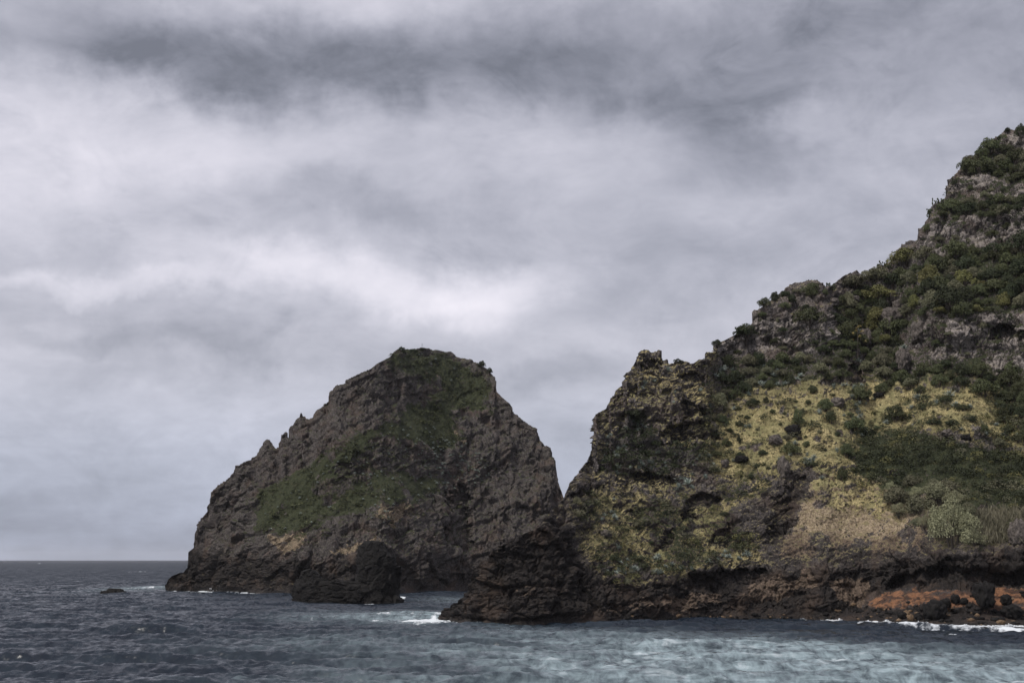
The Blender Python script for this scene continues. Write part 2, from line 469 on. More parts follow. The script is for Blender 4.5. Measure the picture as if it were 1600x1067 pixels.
def finish_land(L, name, rockamp, cover, stone, low, scale=1.0, extra=None, extra_rock=(0.0, 1.0, 0.0), auto=None, joints=None):
    """Relief: broad swells and gullies along the view, then blocky rock along the normals, then a back slope."""
    P = world_of(L, L.Y)
    shp = L.PX.shape
    fl = P.reshape(-1, 3).astype(np.float32)
    amp, wl_ = low
    edge = sstep(L.s, 0.0, 0.06)[:, None]
    D = amp * fbm(fl / wl_, 4, 0.55).reshape(shp)
    D += 0.45 * amp * -fbm(fl * np.array((1, 1, 0.45), np.float32) / (wl_ * 0.55) + 9.1, 3, 0.5, True).reshape(shp)
    if extra is not None:
        D = D + extra
    Y = L.Y + D * edge
    P = world_of(L, Y)
    nrm = grid_normals(P)
    if nrm[..., 1].mean() > 0:
        nrm = -nrm
    fl = P.reshape(-1, 3).astype(np.float32)
    wob = np.stack([perlin(fl / (4.0 * scale) + o) for o in (0.0, 31.0, 57.0)], 1) * (0.6 * scale)
    q = fl + wob
    B = np.zeros(len(fl), np.float32)
    topw = 1 - 0.6 * sstep(L.s, 0.93, 1.0)[:, None] * np.ones(shp)
    dip, colv, big = extra_rock
    for n_, (cell, a) in enumerate(((np.array((17.0, 17.0, 13.0)) * scale, big * scale), (np.array((7.5, 7.5, 5.5)) * scale, 1.35 * scale), (np.array((3.0, 3.0, 2.6)) * scale, 0.8 * scale), (np.array((1.3, 1.3, 1.2)) * scale, 0.5 * scale), (np.array((0.7, 0.7, 0.7)) * scale, 0.28 * scale))):
        qq = q.copy(); qq[:, 2] -= dip * q[:, 0]
        f1, f2, rv, tl = worley(qq / (cell * np.array((1, 1, colv if n_ < 3 else 1.0))).astype(np.float32))
        crack = 1 - sstep(f2 - f1, 0.0, 0.10)
        b = a * ((rv - 0.5) * 1.0 + tl * 0.95 - crack * 0.28)
        B += b * (topw.ravel() if n_ < 2 else 1.0)
    if joints is not None:      # upright jointing of the cliff bands
        f1, f2, rv, tl = worley(q / np.array((2.3, 2.3, 6.5), np.float32) + 4.4)
        B += joints.ravel() * (1.5 * (rv - 0.5) - 1.0 * (1 - sstep(f2 - f1, 0, 0.14)))
    # bedded ledges: each bed juts out at its top edge and is undercut below
    hh = (fl[:, 2] - dip * fl[:, 0]) + 1.6 * fbm(fl / 9.0 + 3, 3) + 5.0 * scale * fbm(fl / 45.0 + 13, 2)
    for per, a in ((7.5 * scale, (1.5 if name == 'headland' else 1.7) * scale), (2.9 * scale, 0.7 * scale)):
        fr = np.mod(hh / per + 0.35 * np.sin(fl[:, 0] / (per * 3.1)), 1.0)
        saw = sstep(fr, 0.0, 0.16) * (1 - 0.75 * fr)
        B += a * (saw - 0.5) * np.clip(0.6 + 1.6 * fbm(fl / (per * 2.5) + 60, 2), 0, 1.4)
    B = B.reshape(shp)
    small = (0.5 * fbm(fl / 2.2, 4, 0.6) + 0.25 * perlin(fl / 0.7)).reshape(shp)
    top = 1 - 0.2 * sstep(L.s, 0.97, 1.0)[:, None]
    disp = (B * rockamp + small * (1 - 0.5 * rockamp)) * np.clip(edge + 0.15, 0, 1) * top
    P = P + nrm * disp[..., None]
    L.P = P
    L.nrm = grid_normals(P)
    if L.nrm[..., 1].mean() > 0:
        L.nrm = -L.nrm
    if auto is not None:      # plants hold on the flatter tops of ledges, not on their faces
        nz = L.nrm[..., 2]
        pt = fbm(P.reshape(-1, 3).astype(np.float32) / 4.0 + 21, 3, 0.6).reshape(shp)
        flat = sstep(nz + 0.35 * pt, 0.38, 0.72)
        steep = 1 - sstep(nz + 0.25 * pt, 0.10, 0.36)
        cover = cover.copy()
        for k, amt in enumerate(auto):
            cover[..., k] = np.clip(np.maximum(cover[..., k], amt * flat) * (1 - (0.9 if k < 2 and name == 'headland' else 0.3) * steep), 0, 1)
    # skirt under water, back slope behind the ridge
    foot = P[0].copy(); foot[:, 2] = -5.0
    rows = [foot[None], P]
    topr = P[-1]
    for j in range(1, 11):
        u = j / 10.0
        yy = topr[:, 1] + L.back * (u ** 0.8)
        rr = topr.copy()
        rr[:, 0] = topr[:, 0] * yy / topr[:, 1]; rr[:, 1] = yy
        kk = (topr[:, 2] - CAM_H) / topr[:, 1]
        rr[:, 2] = np.minimum(CAM_H + kk * yy - 1.2 * j, topr[:, 2]) * (1 - u ** 1.6) - 5.0 * u
        rows.append(rr[None])
    allP = np.concatenate(rows, 0)
    pad = lambda a: np.concatenate([a[:1], a, np.repeat(a[-1:], 10, 0)], 0)
    me = mesh_np(name, allP.reshape(-1, 3), grid_faces(*allP.shape[:2]), [M_TERR], True,
                 {'cover': pad(cover).reshape(-1, 3), 'stone': pad(stone).reshape(-1, 3)})
    L.cover, L.stone = cover, stone
    L.obj = link(name, me, kind='structure')
    return L


def at(L, px, py):
    """surface point of a land mass seen at a photo pixel"""
    c = int(np.clip(np.searchsorted(L.px, px), 0, len(L.px) - 1))
    r = int(np.argmin(np.abs(L.PY[:, c] - py)))
    return L.P[r, c], L.nrm[r, c], r, c


# ---------------- the headland
SKY_H = [(686, 963), (699, 950), (715, 938), (727, 929), (732, 912), (738, 889), (750, 878), (768, 862), (794, 843), (815, 835), (834, 828), (848, 812), (860, 800),
         (870, 790), (880, 780), (886, 765), (893, 751), (899, 744), (906, 738), (911, 728), (917, 720), (922, 708), (926, 690), (927.5, 667), (929.5, 648), (939, 643),
         (946, 639), (952, 635), (953.4, 624), (960, 617), (961, 611), (968, 605), (976, 600), (977, 583), (984, 580), (987, 574), (992, 570), (995.6, 566),
         (997, 551), (1003, 548), (1008, 546), (1020, 548), (1031, 549), (1032, 557), (1042, 564), (1045, 569), (1057, 564), (1066, 563), (1074, 565),
         (1081, 570), (1088, 565), (1094, 561), (1101, 562), (1102.4, 550), (1115, 550), (1118, 539), (1124, 535), (1139, 528), (1147, 524), (1160, 514), (1173, 506),
         (1178, 494), (1180, 487), (1192, 482), (1199, 472), (1218, 458), (1234, 443), (1254, 438), (1268, 436), (1282, 441), (1291, 449), (1300, 447),
         (1307, 441), (1318, 431), (1339, 422), (1350, 430), (1361, 430), (1372, 414), (1394, 411), (1399, 396), (1403, 387), (1420, 377), (1433, 375),
         (1436, 360), (1447, 351), (1451, 332), (1458, 322), (1474, 312), (1480, 303), (1483, 282), (1495, 268), (1507, 254), (1525, 238), (1540, 226),
         (1558, 214), (1564, 205), (1573, 202), (1600, 196), (1660, 165), (1750, 140), (1950, 120)]
WAT_H = [(686, 965), (706, 968), (742, 971.5), (781, 973), (830, 973), (880, 971), (950, 970), (1036, 968), (1131, 966), (1250, 966), (1300, 968), (1337, 970),
         (1400, 973), (1453, 977), (1540, 978), (1600, 977), (1950, 980)]
P_GRASS_MAIN = [(1108, 648), (1180, 618), (1250, 598), (1330, 604), (1352, 590), (1420, 600), (1530, 592), (1600, 640), (1600, 715), (1540, 690), (1480, 678), (1400, 675), (1345, 690), (1335, 735), (1280, 735), (1250, 735), (1232, 728), (1190, 745), (1120, 745), (1085, 705), (1122, 690)]
P_GRASS_LOW = [(885, 790), (930, 758), (985, 772), (1060, 770), (1100, 775), (1132, 758), (1180, 742), (1215, 742), (1200, 770), (1140, 790), (1150, 820), (1190, 850), (1195, 880), (1120, 885), (1075, 900), (1010, 912), (960, 915), (920, 880), (905, 850), (900, 815)]
P_CRAGGRASS = [(975, 610), (1000, 578), (1030, 580), (1075, 575), (1105, 585), (1125, 600), (1110, 640), (1075, 622), (1040, 612), (1000, 615)]
P_CRAGGREEN = [(935, 745), (940, 700), (975, 660), (1000, 640), (1040, 690), (1110, 690), (1110, 720), (1060, 735), (990, 745)]
P_SCRUB = [(1330, 700), (1345, 680), (1420, 668), (1480, 690), (1600, 715), (1700, 720), (1700, 800), (1600, 800), (1500, 790), (1470, 760), (1400, 765), (1340, 745)]
P_TAN = [(1285, 735), (1335, 732), (1378, 752), (1392, 790), (1440, 822), (1465, 868), (1440, 872), (1395, 868), (1345, 895), (1290, 878), (1240, 885), (1195, 870), (1225, 840), (1250, 800), (1270, 760)]
P_TANTOP = [(1268, 775), (1285, 728), (1340, 728), (1385, 755), (1395, 790), (1378, 815), (1345, 800), (1310, 800), (1285, 790)]
P_REED = [(1375, 762), (1410, 745), (1480, 745), (1530, 800), (1600, 795), (1750, 800), (1750, 850), (1590, 848), (1545, 862), (1470, 862), (1445, 825), (1400, 805)]
P_BAND1 = [(1116, 540), (1180, 492), (1215, 500), (1262, 490), (1300, 487), (1312, 530), (1260, 555), (1200, 545), (1118, 560)]
P_BAND2 = [(1440, 372), (1455, 352), (1500, 340), (1560, 338), (1600, 325), (1750, 300), (1750, 380), (1600, 385), (1560, 392), (1500, 385), (1470, 400), (1440, 395)]
P_BAND3 = [(1420, 512), (1450, 500), (1520, 495), (1600, 488), (1750, 470), (1750, 560), (1600, 575), (1550, 590), (1535, 560), (1470, 560), (1420, 545)]
P_BAND4 = [(1482, 300), (1486, 278), (1530, 275), (1600, 290), (1750, 270), (1750, 320), (1600, 312), (1530, 305)]
P_BAND5 = [(1556, 218), (1600, 205), (1750, 170), (1750, 230), (1600, 240), (1562, 238)]
P_SHRUBLAND = [(1120, 560), (1250, 550), (1310, 470), (1400, 420), (1480, 310), (1560, 215), (1750, 150), (1750, 700), (1600, 690), (1530, 592), (1420, 600), (1330, 604), (1240, 598), (1120, 640), (1100, 600)]
P_BASAL = [(680, 990), (680, 940), (740, 885), (800, 835), (840, 825), (862, 805), (890, 828), (905, 880), (960, 912), (1010, 915), (1075, 902), (1120, 890), (1180, 890), (1240, 893), (1300, 893), (1345, 893), (1395, 868), (1440, 872), (1560, 866), (1600, 860), (1950, 850), (1950, 1000)]
P_CLIFFR = [(1390, 873), (1440, 872), (1560, 868), (1600, 858), (1950, 850), (1950, 925), (1600, 922), (1480, 918), (1390, 912), (1355, 900)]
P_TANSTRIP = [(1028, 950), (1035, 926), (1070, 930), (1125, 918), (1130, 940), (1090, 948), (1050, 958)]
P_TANSTRIP2 = [(1155, 940), (1170, 915), (1210, 898), (1250, 902), (1270, 890), (1282, 915), (1250, 930), (1200, 940)]
P_TANSTRIP3 = [(1293, 908), (1358, 904), (1362, 925), (1335, 945), (1300, 938)]
P_TANSTRIP4 = [(930, 955), (1000, 935), (1025, 935), (1025, 950), (950, 962)]
P_TANTIP = [(800, 920), (830, 905), (850, 915), (840, 935), (805, 940)]
P_ORANGE = [(1330, 945), (1375, 925), (1460, 918), (1600, 920), (1950, 925), (1950, 958), (1600, 955), (1510, 953), (1440, 948), (1380, 952)]
P_PLATF = [(1280, 975), (1330, 950), (1400, 955), (1500, 956), (1600, 958), (1950, 960), (1950, 990), (1280, 990)]
P_CRAG = [(920, 760), (925, 650), (950, 600), (995, 545), (1050, 550), (1120, 535), (1118, 580), (1060, 600), (1122, 660), (1122, 690), (1060, 760), (985, 770)]
OVERHANG = [  # recesses under ledges: outline, depth in metres, edge softness in px
    ([(1035, 680), (1050, 666), (1085, 658), (1120, 668), (1122, 685), (1060, 688)], 5.0, 2.5),
    ([(1057, 622), (1075, 628), (1102, 640), (1106, 650), (1070, 647)], 4.0, 2.5),
    ([(988, 742), (1010, 738), (1050, 744), (1062, 756), (1020, 766), (995, 760)], 4.5, 3),
    ([(975, 800), (995, 793), (1015, 796), (1008, 806), (985, 810)], 2.5, 2),
    ([(1063, 812), (1073, 785), (1100, 772), (1126, 778), (1120, 792), (1090, 800), (1074, 813)], 4.5, 3),
    ([(1022, 862), (1030, 842), (1048, 828), (1056, 840), (1050, 866)], 4.0, 3),
    ([(1112, 852), (1118, 830), (1138, 820), (1146, 840), (1138, 860)], 3.5, 3),
    ([(1275, 730), (1262, 762), (1240, 792), (1226, 822), (1214, 850), (1199, 848), (1204, 810), (1216, 778), (1232, 752), (1256, 736)], 4.5, 8),
    ([(1075, 895), (1130, 888), (1195, 892), (1190, 912), (1110, 922), (1075, 918)], 4.0, 3),
    ([(1326, 596), (1327, 576), (1336, 568), (1346, 576), (1348, 596)], 4.5, 1.5),
    ([(1545, 531), (1550, 517), (1570, 514), (1600, 518), (1640, 518), (1640, 532), (1590, 532)], 5.0, 2),
    ([(1280, 600), (1290, 588), (1315, 586), (1322, 600), (1300, 606)], 3.0, 2.5),
    ([(1058, 590), (1090, 584), (1102, 592), (1080, 600)], 3.0, 2),
    ([(1000, 575), (1018, 560), (1035, 566), (1030, 578)], 2.0, 2),
    ([(960, 621), (990, 612), (1020, 615), (1010, 624), (970, 626)], 2.2, 2),
    ([(885, 775), (905, 765), (935, 752), (938, 760), (905, 777)], 1.8, 2),
    ([(1385, 915), (1410, 895), (1470, 888), (1560, 890), (1660, 885), (1660, 917), (1480, 917)], 6.0, 4),
]


def slope_h(px, py):
    a = np.full(px.shape, 54.0, np.float32)
    for pts, ang, soft in ((P_SHRUBLAND, 47, 14), (P_CRAG, 62, 14), (P_GRASS_MAIN, 40, 14), (P_GRASS_LOW, 45, 14), (P_SCRUB, 34, 16), (P_TAN, 50, 12), (P_REED, 36, 12),
                           (P_BAND1, 78, 8), (P_BAND2, 78, 8), (P_BAND3, 78, 8), (P_BAND4, 76, 8), (P_BAND5, 72, 6), (P_BASAL, 70, 12), (P_CLIFFR, 83, 6), (P_ORANGE, 32, 5), (P_PLATF, 9, 4)):
        m = polymask(px, py, pts, soft)
        a = a * (1 - m) + ang * m
    return a


cols = np.concatenate([np.arange(686, 1604, 0.95), np.arange(1604, 1900, 4.0)])
H = build_land(cols, WAT_H, SKY_H, 500, slope_h)
fl = world_of(H, H.Y).reshape(-1, 3).astype(np.float32)
warp = (fbm(fl / 6.0, 5, 0.65).reshape(H.PX.shape)) * 22
wx, wy = H.PX + warp, H.PY + warp * 0.7
mk = {k: polymask(wx, wy, v, s) for k, v, s in (
    ('gm', P_GRASS_MAIN, 32), ('gl', P_GRASS_LOW, 28), ('cg', P_CRAGGRASS, 9), ('cn', P_CRAGGREEN, 14), ('sc', P_SCRUB, 14), ('tn', P_TAN, 16), ('tt', P_TANTOP, 14), ('cr', P_CRAG, 10), ('rd', P_REED, 8),
    ('b1', P_BAND1, 7), ('b2', P_BAND2, 7), ('b3', P_BAND3, 7), ('b4', P_BAND4, 6), ('b5', P_BAND5, 5), ('sh', P_SHRUBLAND, 9), ('ba', P_BASAL, 9),
    ('t1', P_TANSTRIP, 5), ('t2', P_TANSTRIP2, 5), ('t3', P_TANSTRIP3, 4), ('t4', P_TANSTRIP4, 5), ('t5', P_TANTIP, 6), ('or', P_ORANGE, 5), ('pl', P_PLATF, 4))}
band = np.clip(mk['b1'] + mk['b2'] + mk['b3'] + mk['b4'] + mk['b5'], 0, 1)
brk = fbm(fl / np.array((7.0, 7.0, 4.5), np.float32) + 33, 4, 0.6).reshape(H.PX.shape)
band0 = band
band = band * sstep(brk, -0.16, 0.06)
extra = np.zeros(H.PX.shape, np.float32)
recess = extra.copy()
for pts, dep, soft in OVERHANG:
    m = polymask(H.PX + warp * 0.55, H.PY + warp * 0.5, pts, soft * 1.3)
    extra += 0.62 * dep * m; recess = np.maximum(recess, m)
spots = fbm(fl / 7.0 + 40, 4, 0.55).reshape(H.PX.shape)      # rock showing through the grass here and there
spots2 = fbm(fl / 10.0 + 90, 4, 0.6).reshape(H.PX.shape)
holes = sstep(spots, 0.22, 0.42)
holes_lo = sstep(spots, 0.02, 0.26)
grass = np.clip(mk['gm'] * (1 - 0.9 * holes) + mk['gl'] * (1 - 0.9 * holes_lo) + mk['cg'] * (1 - 0.6 * holes_lo) + mk['tt'] * (1 - 0.5 * holes_lo) + 0.36 * mk['sh'], 0, 1) * (1 - band) * (1 - recess)
green = np.clip(mk['sc'] * 1.0 + (band0 - band) * 0.75 + mk['sh'] * 0.62 + mk['cn'] * 0.85 + mk['rd'] * 0.45 + mk['gl'] * (0.46 + 0.42 * sstep(spots2, -0.15, 0.25)) + mk['gm'] * (0.74 * sstep(spots2, -0.10, 0.22) + 0.30 * sstep(H.PX, 1300, 1420)), 0, 1) * (1 - band) * (1 - recess) * (1 - 0.45 * mk['gm'] * (1 - mk['sc']))
tanm = np.clip(mk['tn'] * (0.95 - 0.45 * holes_lo - 0.55 * sstep(H.PY + 30 * spots2, 820, 880)) + 0.8 * (mk['t1'] + mk['t2'] + mk['t3']) + 0.55 * mk['t4'] + 0.5 * mk['t5'] + 0.5 * mk['rd'] + 0.3 * mk['pl'] + 0.35 * mk['or'], 0, 1) * (1 - recess)
orange = np.clip(mk['or'] * (0.42 + 0.3 * sstep(H.PX, 1330, 1520) + 0.9 * spots2) + 0.2 * mk['pl'] + 0.34 * (mk['t2'] + mk['t3']) + 0.2 * mk['t1'], 0, 1)
lowr = sstep(H.PY + warp, 735, 810) * (1 - mk['tn'])
dark_rock = np.clip(0.32 * lowr + np.clip(mk['ba'] - mk['tn'] - 0.8 * mk['or'] - 0.35 * (mk['t1'] + mk['t2'] + mk['t3']), 0, 1) + 0.75 * recess + 0.85 * mk['tn'] * sstep(H.PY + 30 * spots2, 815, 872), 0, 1)  # recess term paints the shade under ledges into the rock colour
lich = np.clip(0.35 + 0.6 * band + 0.15 * spots - 0.3 * mk['ba'] - 0.4 * sstep(H.PY + warp, 735, 810), 0, 1)
rock = np.clip(1 - 0.85 * np.maximum.reduce([mk['gm'] * (1 - holes), mk['gl'] * (1 - holes_lo) * 0.62, mk['sc'], mk['rd'], mk['or'] * 0.7, mk['tn'] * 0.78, mk['pl'] * 0.7, mk['sh'] * (1 - band) * 0.6]), 0.08, 1)
finish_land(H, 'headland', rock, np.stack([grass, green, tanm], -1), np.stack([orange, dark_rock, lich], -1), (3.4, 24.0), 1.0, extra, (0.12, 1.15, 1.1), np.stack([0.50 * mk['cr'] + 0.42 * (1 - 0.7 * mk['ba']) * (1 - mk['sc']), 0.42 * mk['cr'] + 0.35 * mk['sh'], 0.15 * mk['ba'] + 0 * grass]), band0 + 0.35 * mk['cr'])

# ---------------- the islet
SKY_I = [(260, 921), (264, 901), (275, 896), (287, 891), (292, 877), (293, 864), (301, 855), (306, 833), (313, 813), (326, 798), (332, 771), (340, 761), (350, 752), (363, 739),
         (369, 728), (385, 719), (401, 711), (408, 700), (414, 692), (418.6, 687), (423, 689), (427, 697), (431, 701), (436, 698), (440, 680), (446, 677), (451, 684), (454, 668),
         (463, 654), (471, 645), (478, 647), (483, 655), (491, 643), (503, 633), (513, 625), (517, 612), (524, 600), (536, 599), (548, 589), (564, 583), (580, 576),
         (591, 567), (609, 558), (615, 550), (622, 545), (630, 546), (637, 545), (645, 547), (652, 545), (658, 543), (674, 545), (703, 550), (716, 558), (735, 561),
         (748, 569), (763, 577), (769, 584), (774, 590), (775.5, 601), (776, 612), (784, 620), (799, 633), (811, 652), (824, 663), (838, 668), (842, 680), (850, 694),
         (861, 700), (864, 714), (868, 728), (871, 743), (876, 764), (885, 790), (900, 830), (915, 880), (925, 918)]
WAT_I = [(260, 922), (300, 923), (330, 924), (450, 927), (600, 927), (720, 923), (925, 921)]
P_IG1 = [(398, 835), (392, 800), (432, 745), (470, 735), (520, 700), (575, 672), (610, 650), (645, 640), (700, 650), (720, 690), (690, 700), (660, 690), (620, 700), (640, 735), (690, 745), (688, 770), (640, 785), (590, 785), (540, 800), (495, 830), (440, 838)]
P_IG2 = [(600, 560), (640, 545), (700, 552), (730, 565), (770, 600), (770, 650), (720, 640), (700, 690), (660, 690), (640, 640), (680, 610), (650, 590), (610, 580)]
P_IT1 = [(425, 850), (450, 835), (485, 828), (480, 850), (440, 860)]
P_IT2 = [(585, 810), (605, 795), (640, 785), (650, 800), (610, 820)]
P_IT3 = [(515, 862), (545, 852), (570, 848), (590, 838), (590, 848), (560, 862), (520, 868)]
P_IT4 = [(655, 580), (680, 570), (690, 585), (670, 598)]
P_IT5 = [(680, 690), (700, 678), (725, 680), (720, 690), (690, 696)]
P_IBAND = [(520, 720), (560, 700), (600, 690), (650, 700), (700, 720), (690, 740), (600, 740), (560, 770), (500, 790), (490, 770)]
P_IDARK = [(250, 930), (262, 890), (300, 860), (360, 870), (450, 872), (500, 880), (560, 872), (640, 870), (720, 868), (790, 850), (860, 830), (930, 830), (930, 930)]
P_IGUL = [(690, 850), (700, 780), (715, 755), (735, 770), (728, 810), (740, 850)]


def slope_i(px, py):
    a = np.full(px.shape, 57.0, np.float32)
    for pts, ang, soft in ((P_IG1, 46, 16), (P_IG2, 50, 16), (P_IBAND, 70, 12), (P_IDARK, 74, 14)):
        m = polymask(px, py, pts, soft)
        a = a * (1 - m) + ang * m
    return a


cols = np.arange(260, 925, 1.15)
I = build_land(cols, WAT_I, SKY_I, 330, slope_i)
fl = world_of(I, I.Y).reshape(-1, 3).astype(np.float32)
warp = (fbm(fl / 13.0, 5, 0.68).reshape(I.PX.shape)) * 38
wx, wy = I.PX + warp, I.PY + warp * 0.7
im = {k: polymask(wx, wy, v, s) for k, v, s in (('g1', P_IG1, 14), ('g2', P_IG2, 18), ('t1', P_IT1, 5), ('t2', P_IT2, 5), ('t3', P_IT3, 4), ('t4', P_IT4, 4), ('t5', P_IT5, 4), ('bd', P_IBAND, 7), ('dk', P_IDARK, 10), ('gu', P_IGUL, 8))}
spots = fbm(fl / 11.0 + 80, 4, 0.55).reshape(I.PX.shape)
green = np.clip(im['g1'] * 1.0 + im['g2'] * 0.9 - sstep(spots, 0.12, 0.45) * 0.6 - im['bd'] * 0.55, 0, 1)
grass = 0.26 * np.clip(1 - im['dk'], 0, 1) * sstep(spots, -0.1, 0.3) * (1 - im['g1'])
tanm = np.clip(0.9 * (im['t1'] + im['t2'] + im['t3'] + im['t4'] + im['t5']) + 0.42 * sstep(spots, 0.1, 0.45) * (1 - im['dk']), 0, 1)
dark_rock = np.clip(0.26 + im['dk'] * (0.95 - 0.5 * sstep(I.PX, 480, 600)), 0, 1)
lich = np.clip(0.22 + 0.2 * spots + 0.1 * im['bd'], 0, 1)
rock = np.clip(1 - 0.88 * im['g1'] * (1 - im['bd']) - 0.5 * im['g2'], 0.12, 1)
finish_land(I, 'islet', rock, np.stack([grass, green, tanm], -1), np.stack([0 * green, dark_rock, lich], -1), (9.0, 46.0), 1.05, 7.0 * im['gu'], (0.42, 1.7, 3.0), np.stack([0.25 + 0 * green, 0.62 * (1 - im['dk']), 0.42 * (1 - 0.7 * im['dk'])]), 0.5 * im['bd'] + 0.5 * (1 - im['g1']))

# ------------------------------------------------------------------ the sea
def sea_at(px, py):
    a, k = ray(px, py)
    y = CAM_H / -k
    return np.array((a * y, y))


azs = np.concatenate([np.linspace(-math.pi, -0.42, 40, endpoint=False), np.linspace(-0.42, 0.42, 720), np.linspace(0.42, math.pi, 41)[1:]])
rr = [25.0]
while rr[-1] < 30000:
    r = rr[-1]
    if r < 115: dr = 9
    elif r < 420: dr = 0.5 + max(r - 150, 0) / 270 * 0.5
    else: dr = max(1.0, r * r / (CAM_H * F_PX) * 0.42)
    rr.append(r + min(dr, 2500))
rr = np.array(rr)
X = np.sin(azs)[None] * rr[:, None]; Yg = np.cos(azs)[None] * rr[:, None]
dense = (np.abs(azs) <= 0.42)[None] & (rr[:, None] > 115)
Z = np.zeros_like(X)
dr = np.gradient(rr)[:, None] + 0 * X
lat = rr[:, None] * 0.84 / 720 + 0 * X
spac = np.maximum(dr * 0.7, lat)
wr = np.random.default_rng(3)
gust = perlin(np.stack([X.ravel() / 60, Yg.ravel() / 60, 0 * X.ravel()], 1)).reshape(X.shape)
xs, ys = X + 2.0 * gust, Yg + 3.0 * gust
for i in range(64):
    Lw = 1.5 * (26 / 1.5) ** (wr.random() ** 1.15)
    ang = math.radians(-97 + wr.normal() * (15 if Lw > 6 else 30))
    kx, ky = math.cos(ang) * 2 * math.pi / Lw, math.sin(ang) * 2 * math.pi / Lw
    ph = kx * xs + ky * ys + wr.random() * 6.28
    wgt = np.clip((Lw / spac - 2.0) / 2.0, 0, 1) * (1 + 0.5 * gust)
    sh = np.sin(ph)
    sh = sh + 0.35 * (1 - 2 * np.abs(np.cos(ph / 2)) ** 0.7)
    Z += wgt * (0.0108 * Lw ** 0.92) * sh
sel = dense & (rr[:, None] < 700)
pp = np.stack([X[sel], Yg[sel], 0 * X[sel]], 1).astype(np.float32)
fine = 0.16 * fbm(pp / 3.1, 3, 0.6, True) + 0.05 * perlin(pp / 0.9)
Z[sel] += fine * np.clip(1.6 - spac[sel], 0, 1)
Z *= np.clip((rr[:, None] - 60) / 90, 0, 1)
# shallow pale water and foam
shallow = np.zeros_like(X); foam = np.zeros_like(X)
inv_px = CX + F_PX * (X / np.maximum(Yg, 1)) * (math.cos(TH))
A0, A1 = sea_at(600, 1067), sea_at(1600, 990)
pn = fbm(np.stack([X.ravel() / 34, Yg.ravel() / 50, 0 * X.ravel()], 1), 4, 0.55).reshape(X.shape)
pn2 = fbm(np.stack([X.ravel() / 15, Yg.ravel() / 7, 0 * X.ravel() + 3], 1), 4, 0.6).reshape(X.shape)
bay = sstep(X + 40 * pn + 22 * pn2, -55, 50) * (1 - sstep(Yg + 1.0 * X + 55 * pn + 34 * pn2, 275, 375)) * sstep(Yg, 60, 100)
shallow = np.clip(bay * (0.80 + 0.5 * pn2), 0, 1) * dense
for (px, py, sx, sy, a) in ((640, 962, 75, 8, 0.8), (560, 960, 110, 7, 0.5), (240, 918, 55, 3.5, 0.75), (700, 935, 40, 5, 0.25), (560, 1000, 200, 14, 0.28)):
    c = sea_at(px, py); e1 = sea_at(px + sx, py)[0] - c[0]; e2 = abs(sea_at(px, py - sy)[1] - c[1])
    shallow = np.maximum(shallow, a * np.exp(-((X - c[0]) / e1) ** 2 - ((Yg - c[1]) / e2) ** 2) * (1 + 0.8 * pn2))
fn = fbm(np.stack([X.ravel() / 3.2, Yg.ravel() / 7.0, 0 * X.ravel() + 8], 1), 5, 0.7).reshape(X.shape)


def shore_foam(L, prof, width):
    w = L.P[0][:, :2]
    step = max(1, len(w) // 260); w = w[::step]; pxs = L.px[::step]
    inten = np.interp(pxs, *zip(*prof))
    m = dense & (X > w[:, 0].min() - 30) & (X < w[:, 0].max() + 30) & (Yg > w[:, 1].min() - 30) & (Yg < w[:, 1].max() + 15)
    x, y = X[m].astype(np.float32), Yg[m].astype(np.float32)
    best = np.full(x.shape, 1e9, np.float32); bi = np.zeros(x.shape, np.float32)
    for (wx_, wy_), it in zip(w, inten):
        d2 = (x - wx_) ** 2 + (y - wy_) ** 2
        n = d2 < best
        best = np.where(n, d2, best); bi = np.where(n, it, bi)
    dd = np.sqrt(best) / width
    foam[m] = np.maximum(foam[m], np.clip(bi * (1.2 - dd * 0.7) + fn[m] * 1.3 - 0.35, 0, 1) * (dd < 2.5))


shore_foam(H, [(680, 1.1), (705, 1.0), (735, .5), (770, .35), (900, .3), (1240, .35), (1280, .8), (1330, .75), (1370, 1.0), (1455, 1.1), (1475, .35), (1500, .8), (1600, 1.0), (1950, .6)], 4.0)
shore_foam(I, [(255, .6), (300, 1.0), (330, 1.0), (370, .8), (400, .55), (470, .5), (700, .5), (925, .6)], 7.0)
for (px, py, sx, sy, a) in ((664, 967, 46, 4.5, 1.4), (690, 960, 26, 3.5, 0.9), (610, 958, 70, 4, 0.62), (560, 966, 60, 3, 0.5), (250, 918, 48, 2.8, 0.95), (330, 924, 30, 1.6, 1.2), (390, 926, 30, 1.2, .9), (628, 934, 14, 2, 0.8), (578, 941.5, 12, 0.8, 1.0),
                            (198, 925.5, 10, 1.2, 0.7), (150, 923, 16, 1.4, 0.55), (1410, 974, 58, 3.2, 1.7), (1440, 975, 18, 3, 1.6), (1490, 988, 8, 1, 1.0), (1560, 981, 70, 2.2, 1.3), (213, 893, 10, .8, .8), (70, 880, 4, .6, .9), (890, 967, 60, 0, 0)):
    if a == 0: continue
    c = sea_at(px, py); e1 = sea_at(px + sx, py)[0] - c[0]; e2 = abs(sea_at(px, py - sy)[1] - c[1]) + 0.5
    foam = np.maximum(foam, np.clip(a * 1.15 * np.exp(-((X - c[0]) / e1) ** 2 - ((Yg - c[1]) / e2) ** 2) + fn * 1.5 - 0.38, 0, 1) * (((X - c[0]) / e1) ** 2 + ((Yg - c[1]) / e2) ** 2 < 4))
crest = sstep(Z, 0.80, 1.1) * sstep(pn2, 0.25, 0.5) * dense * (rr[:, None] > 200)
Z += foam * 0.18

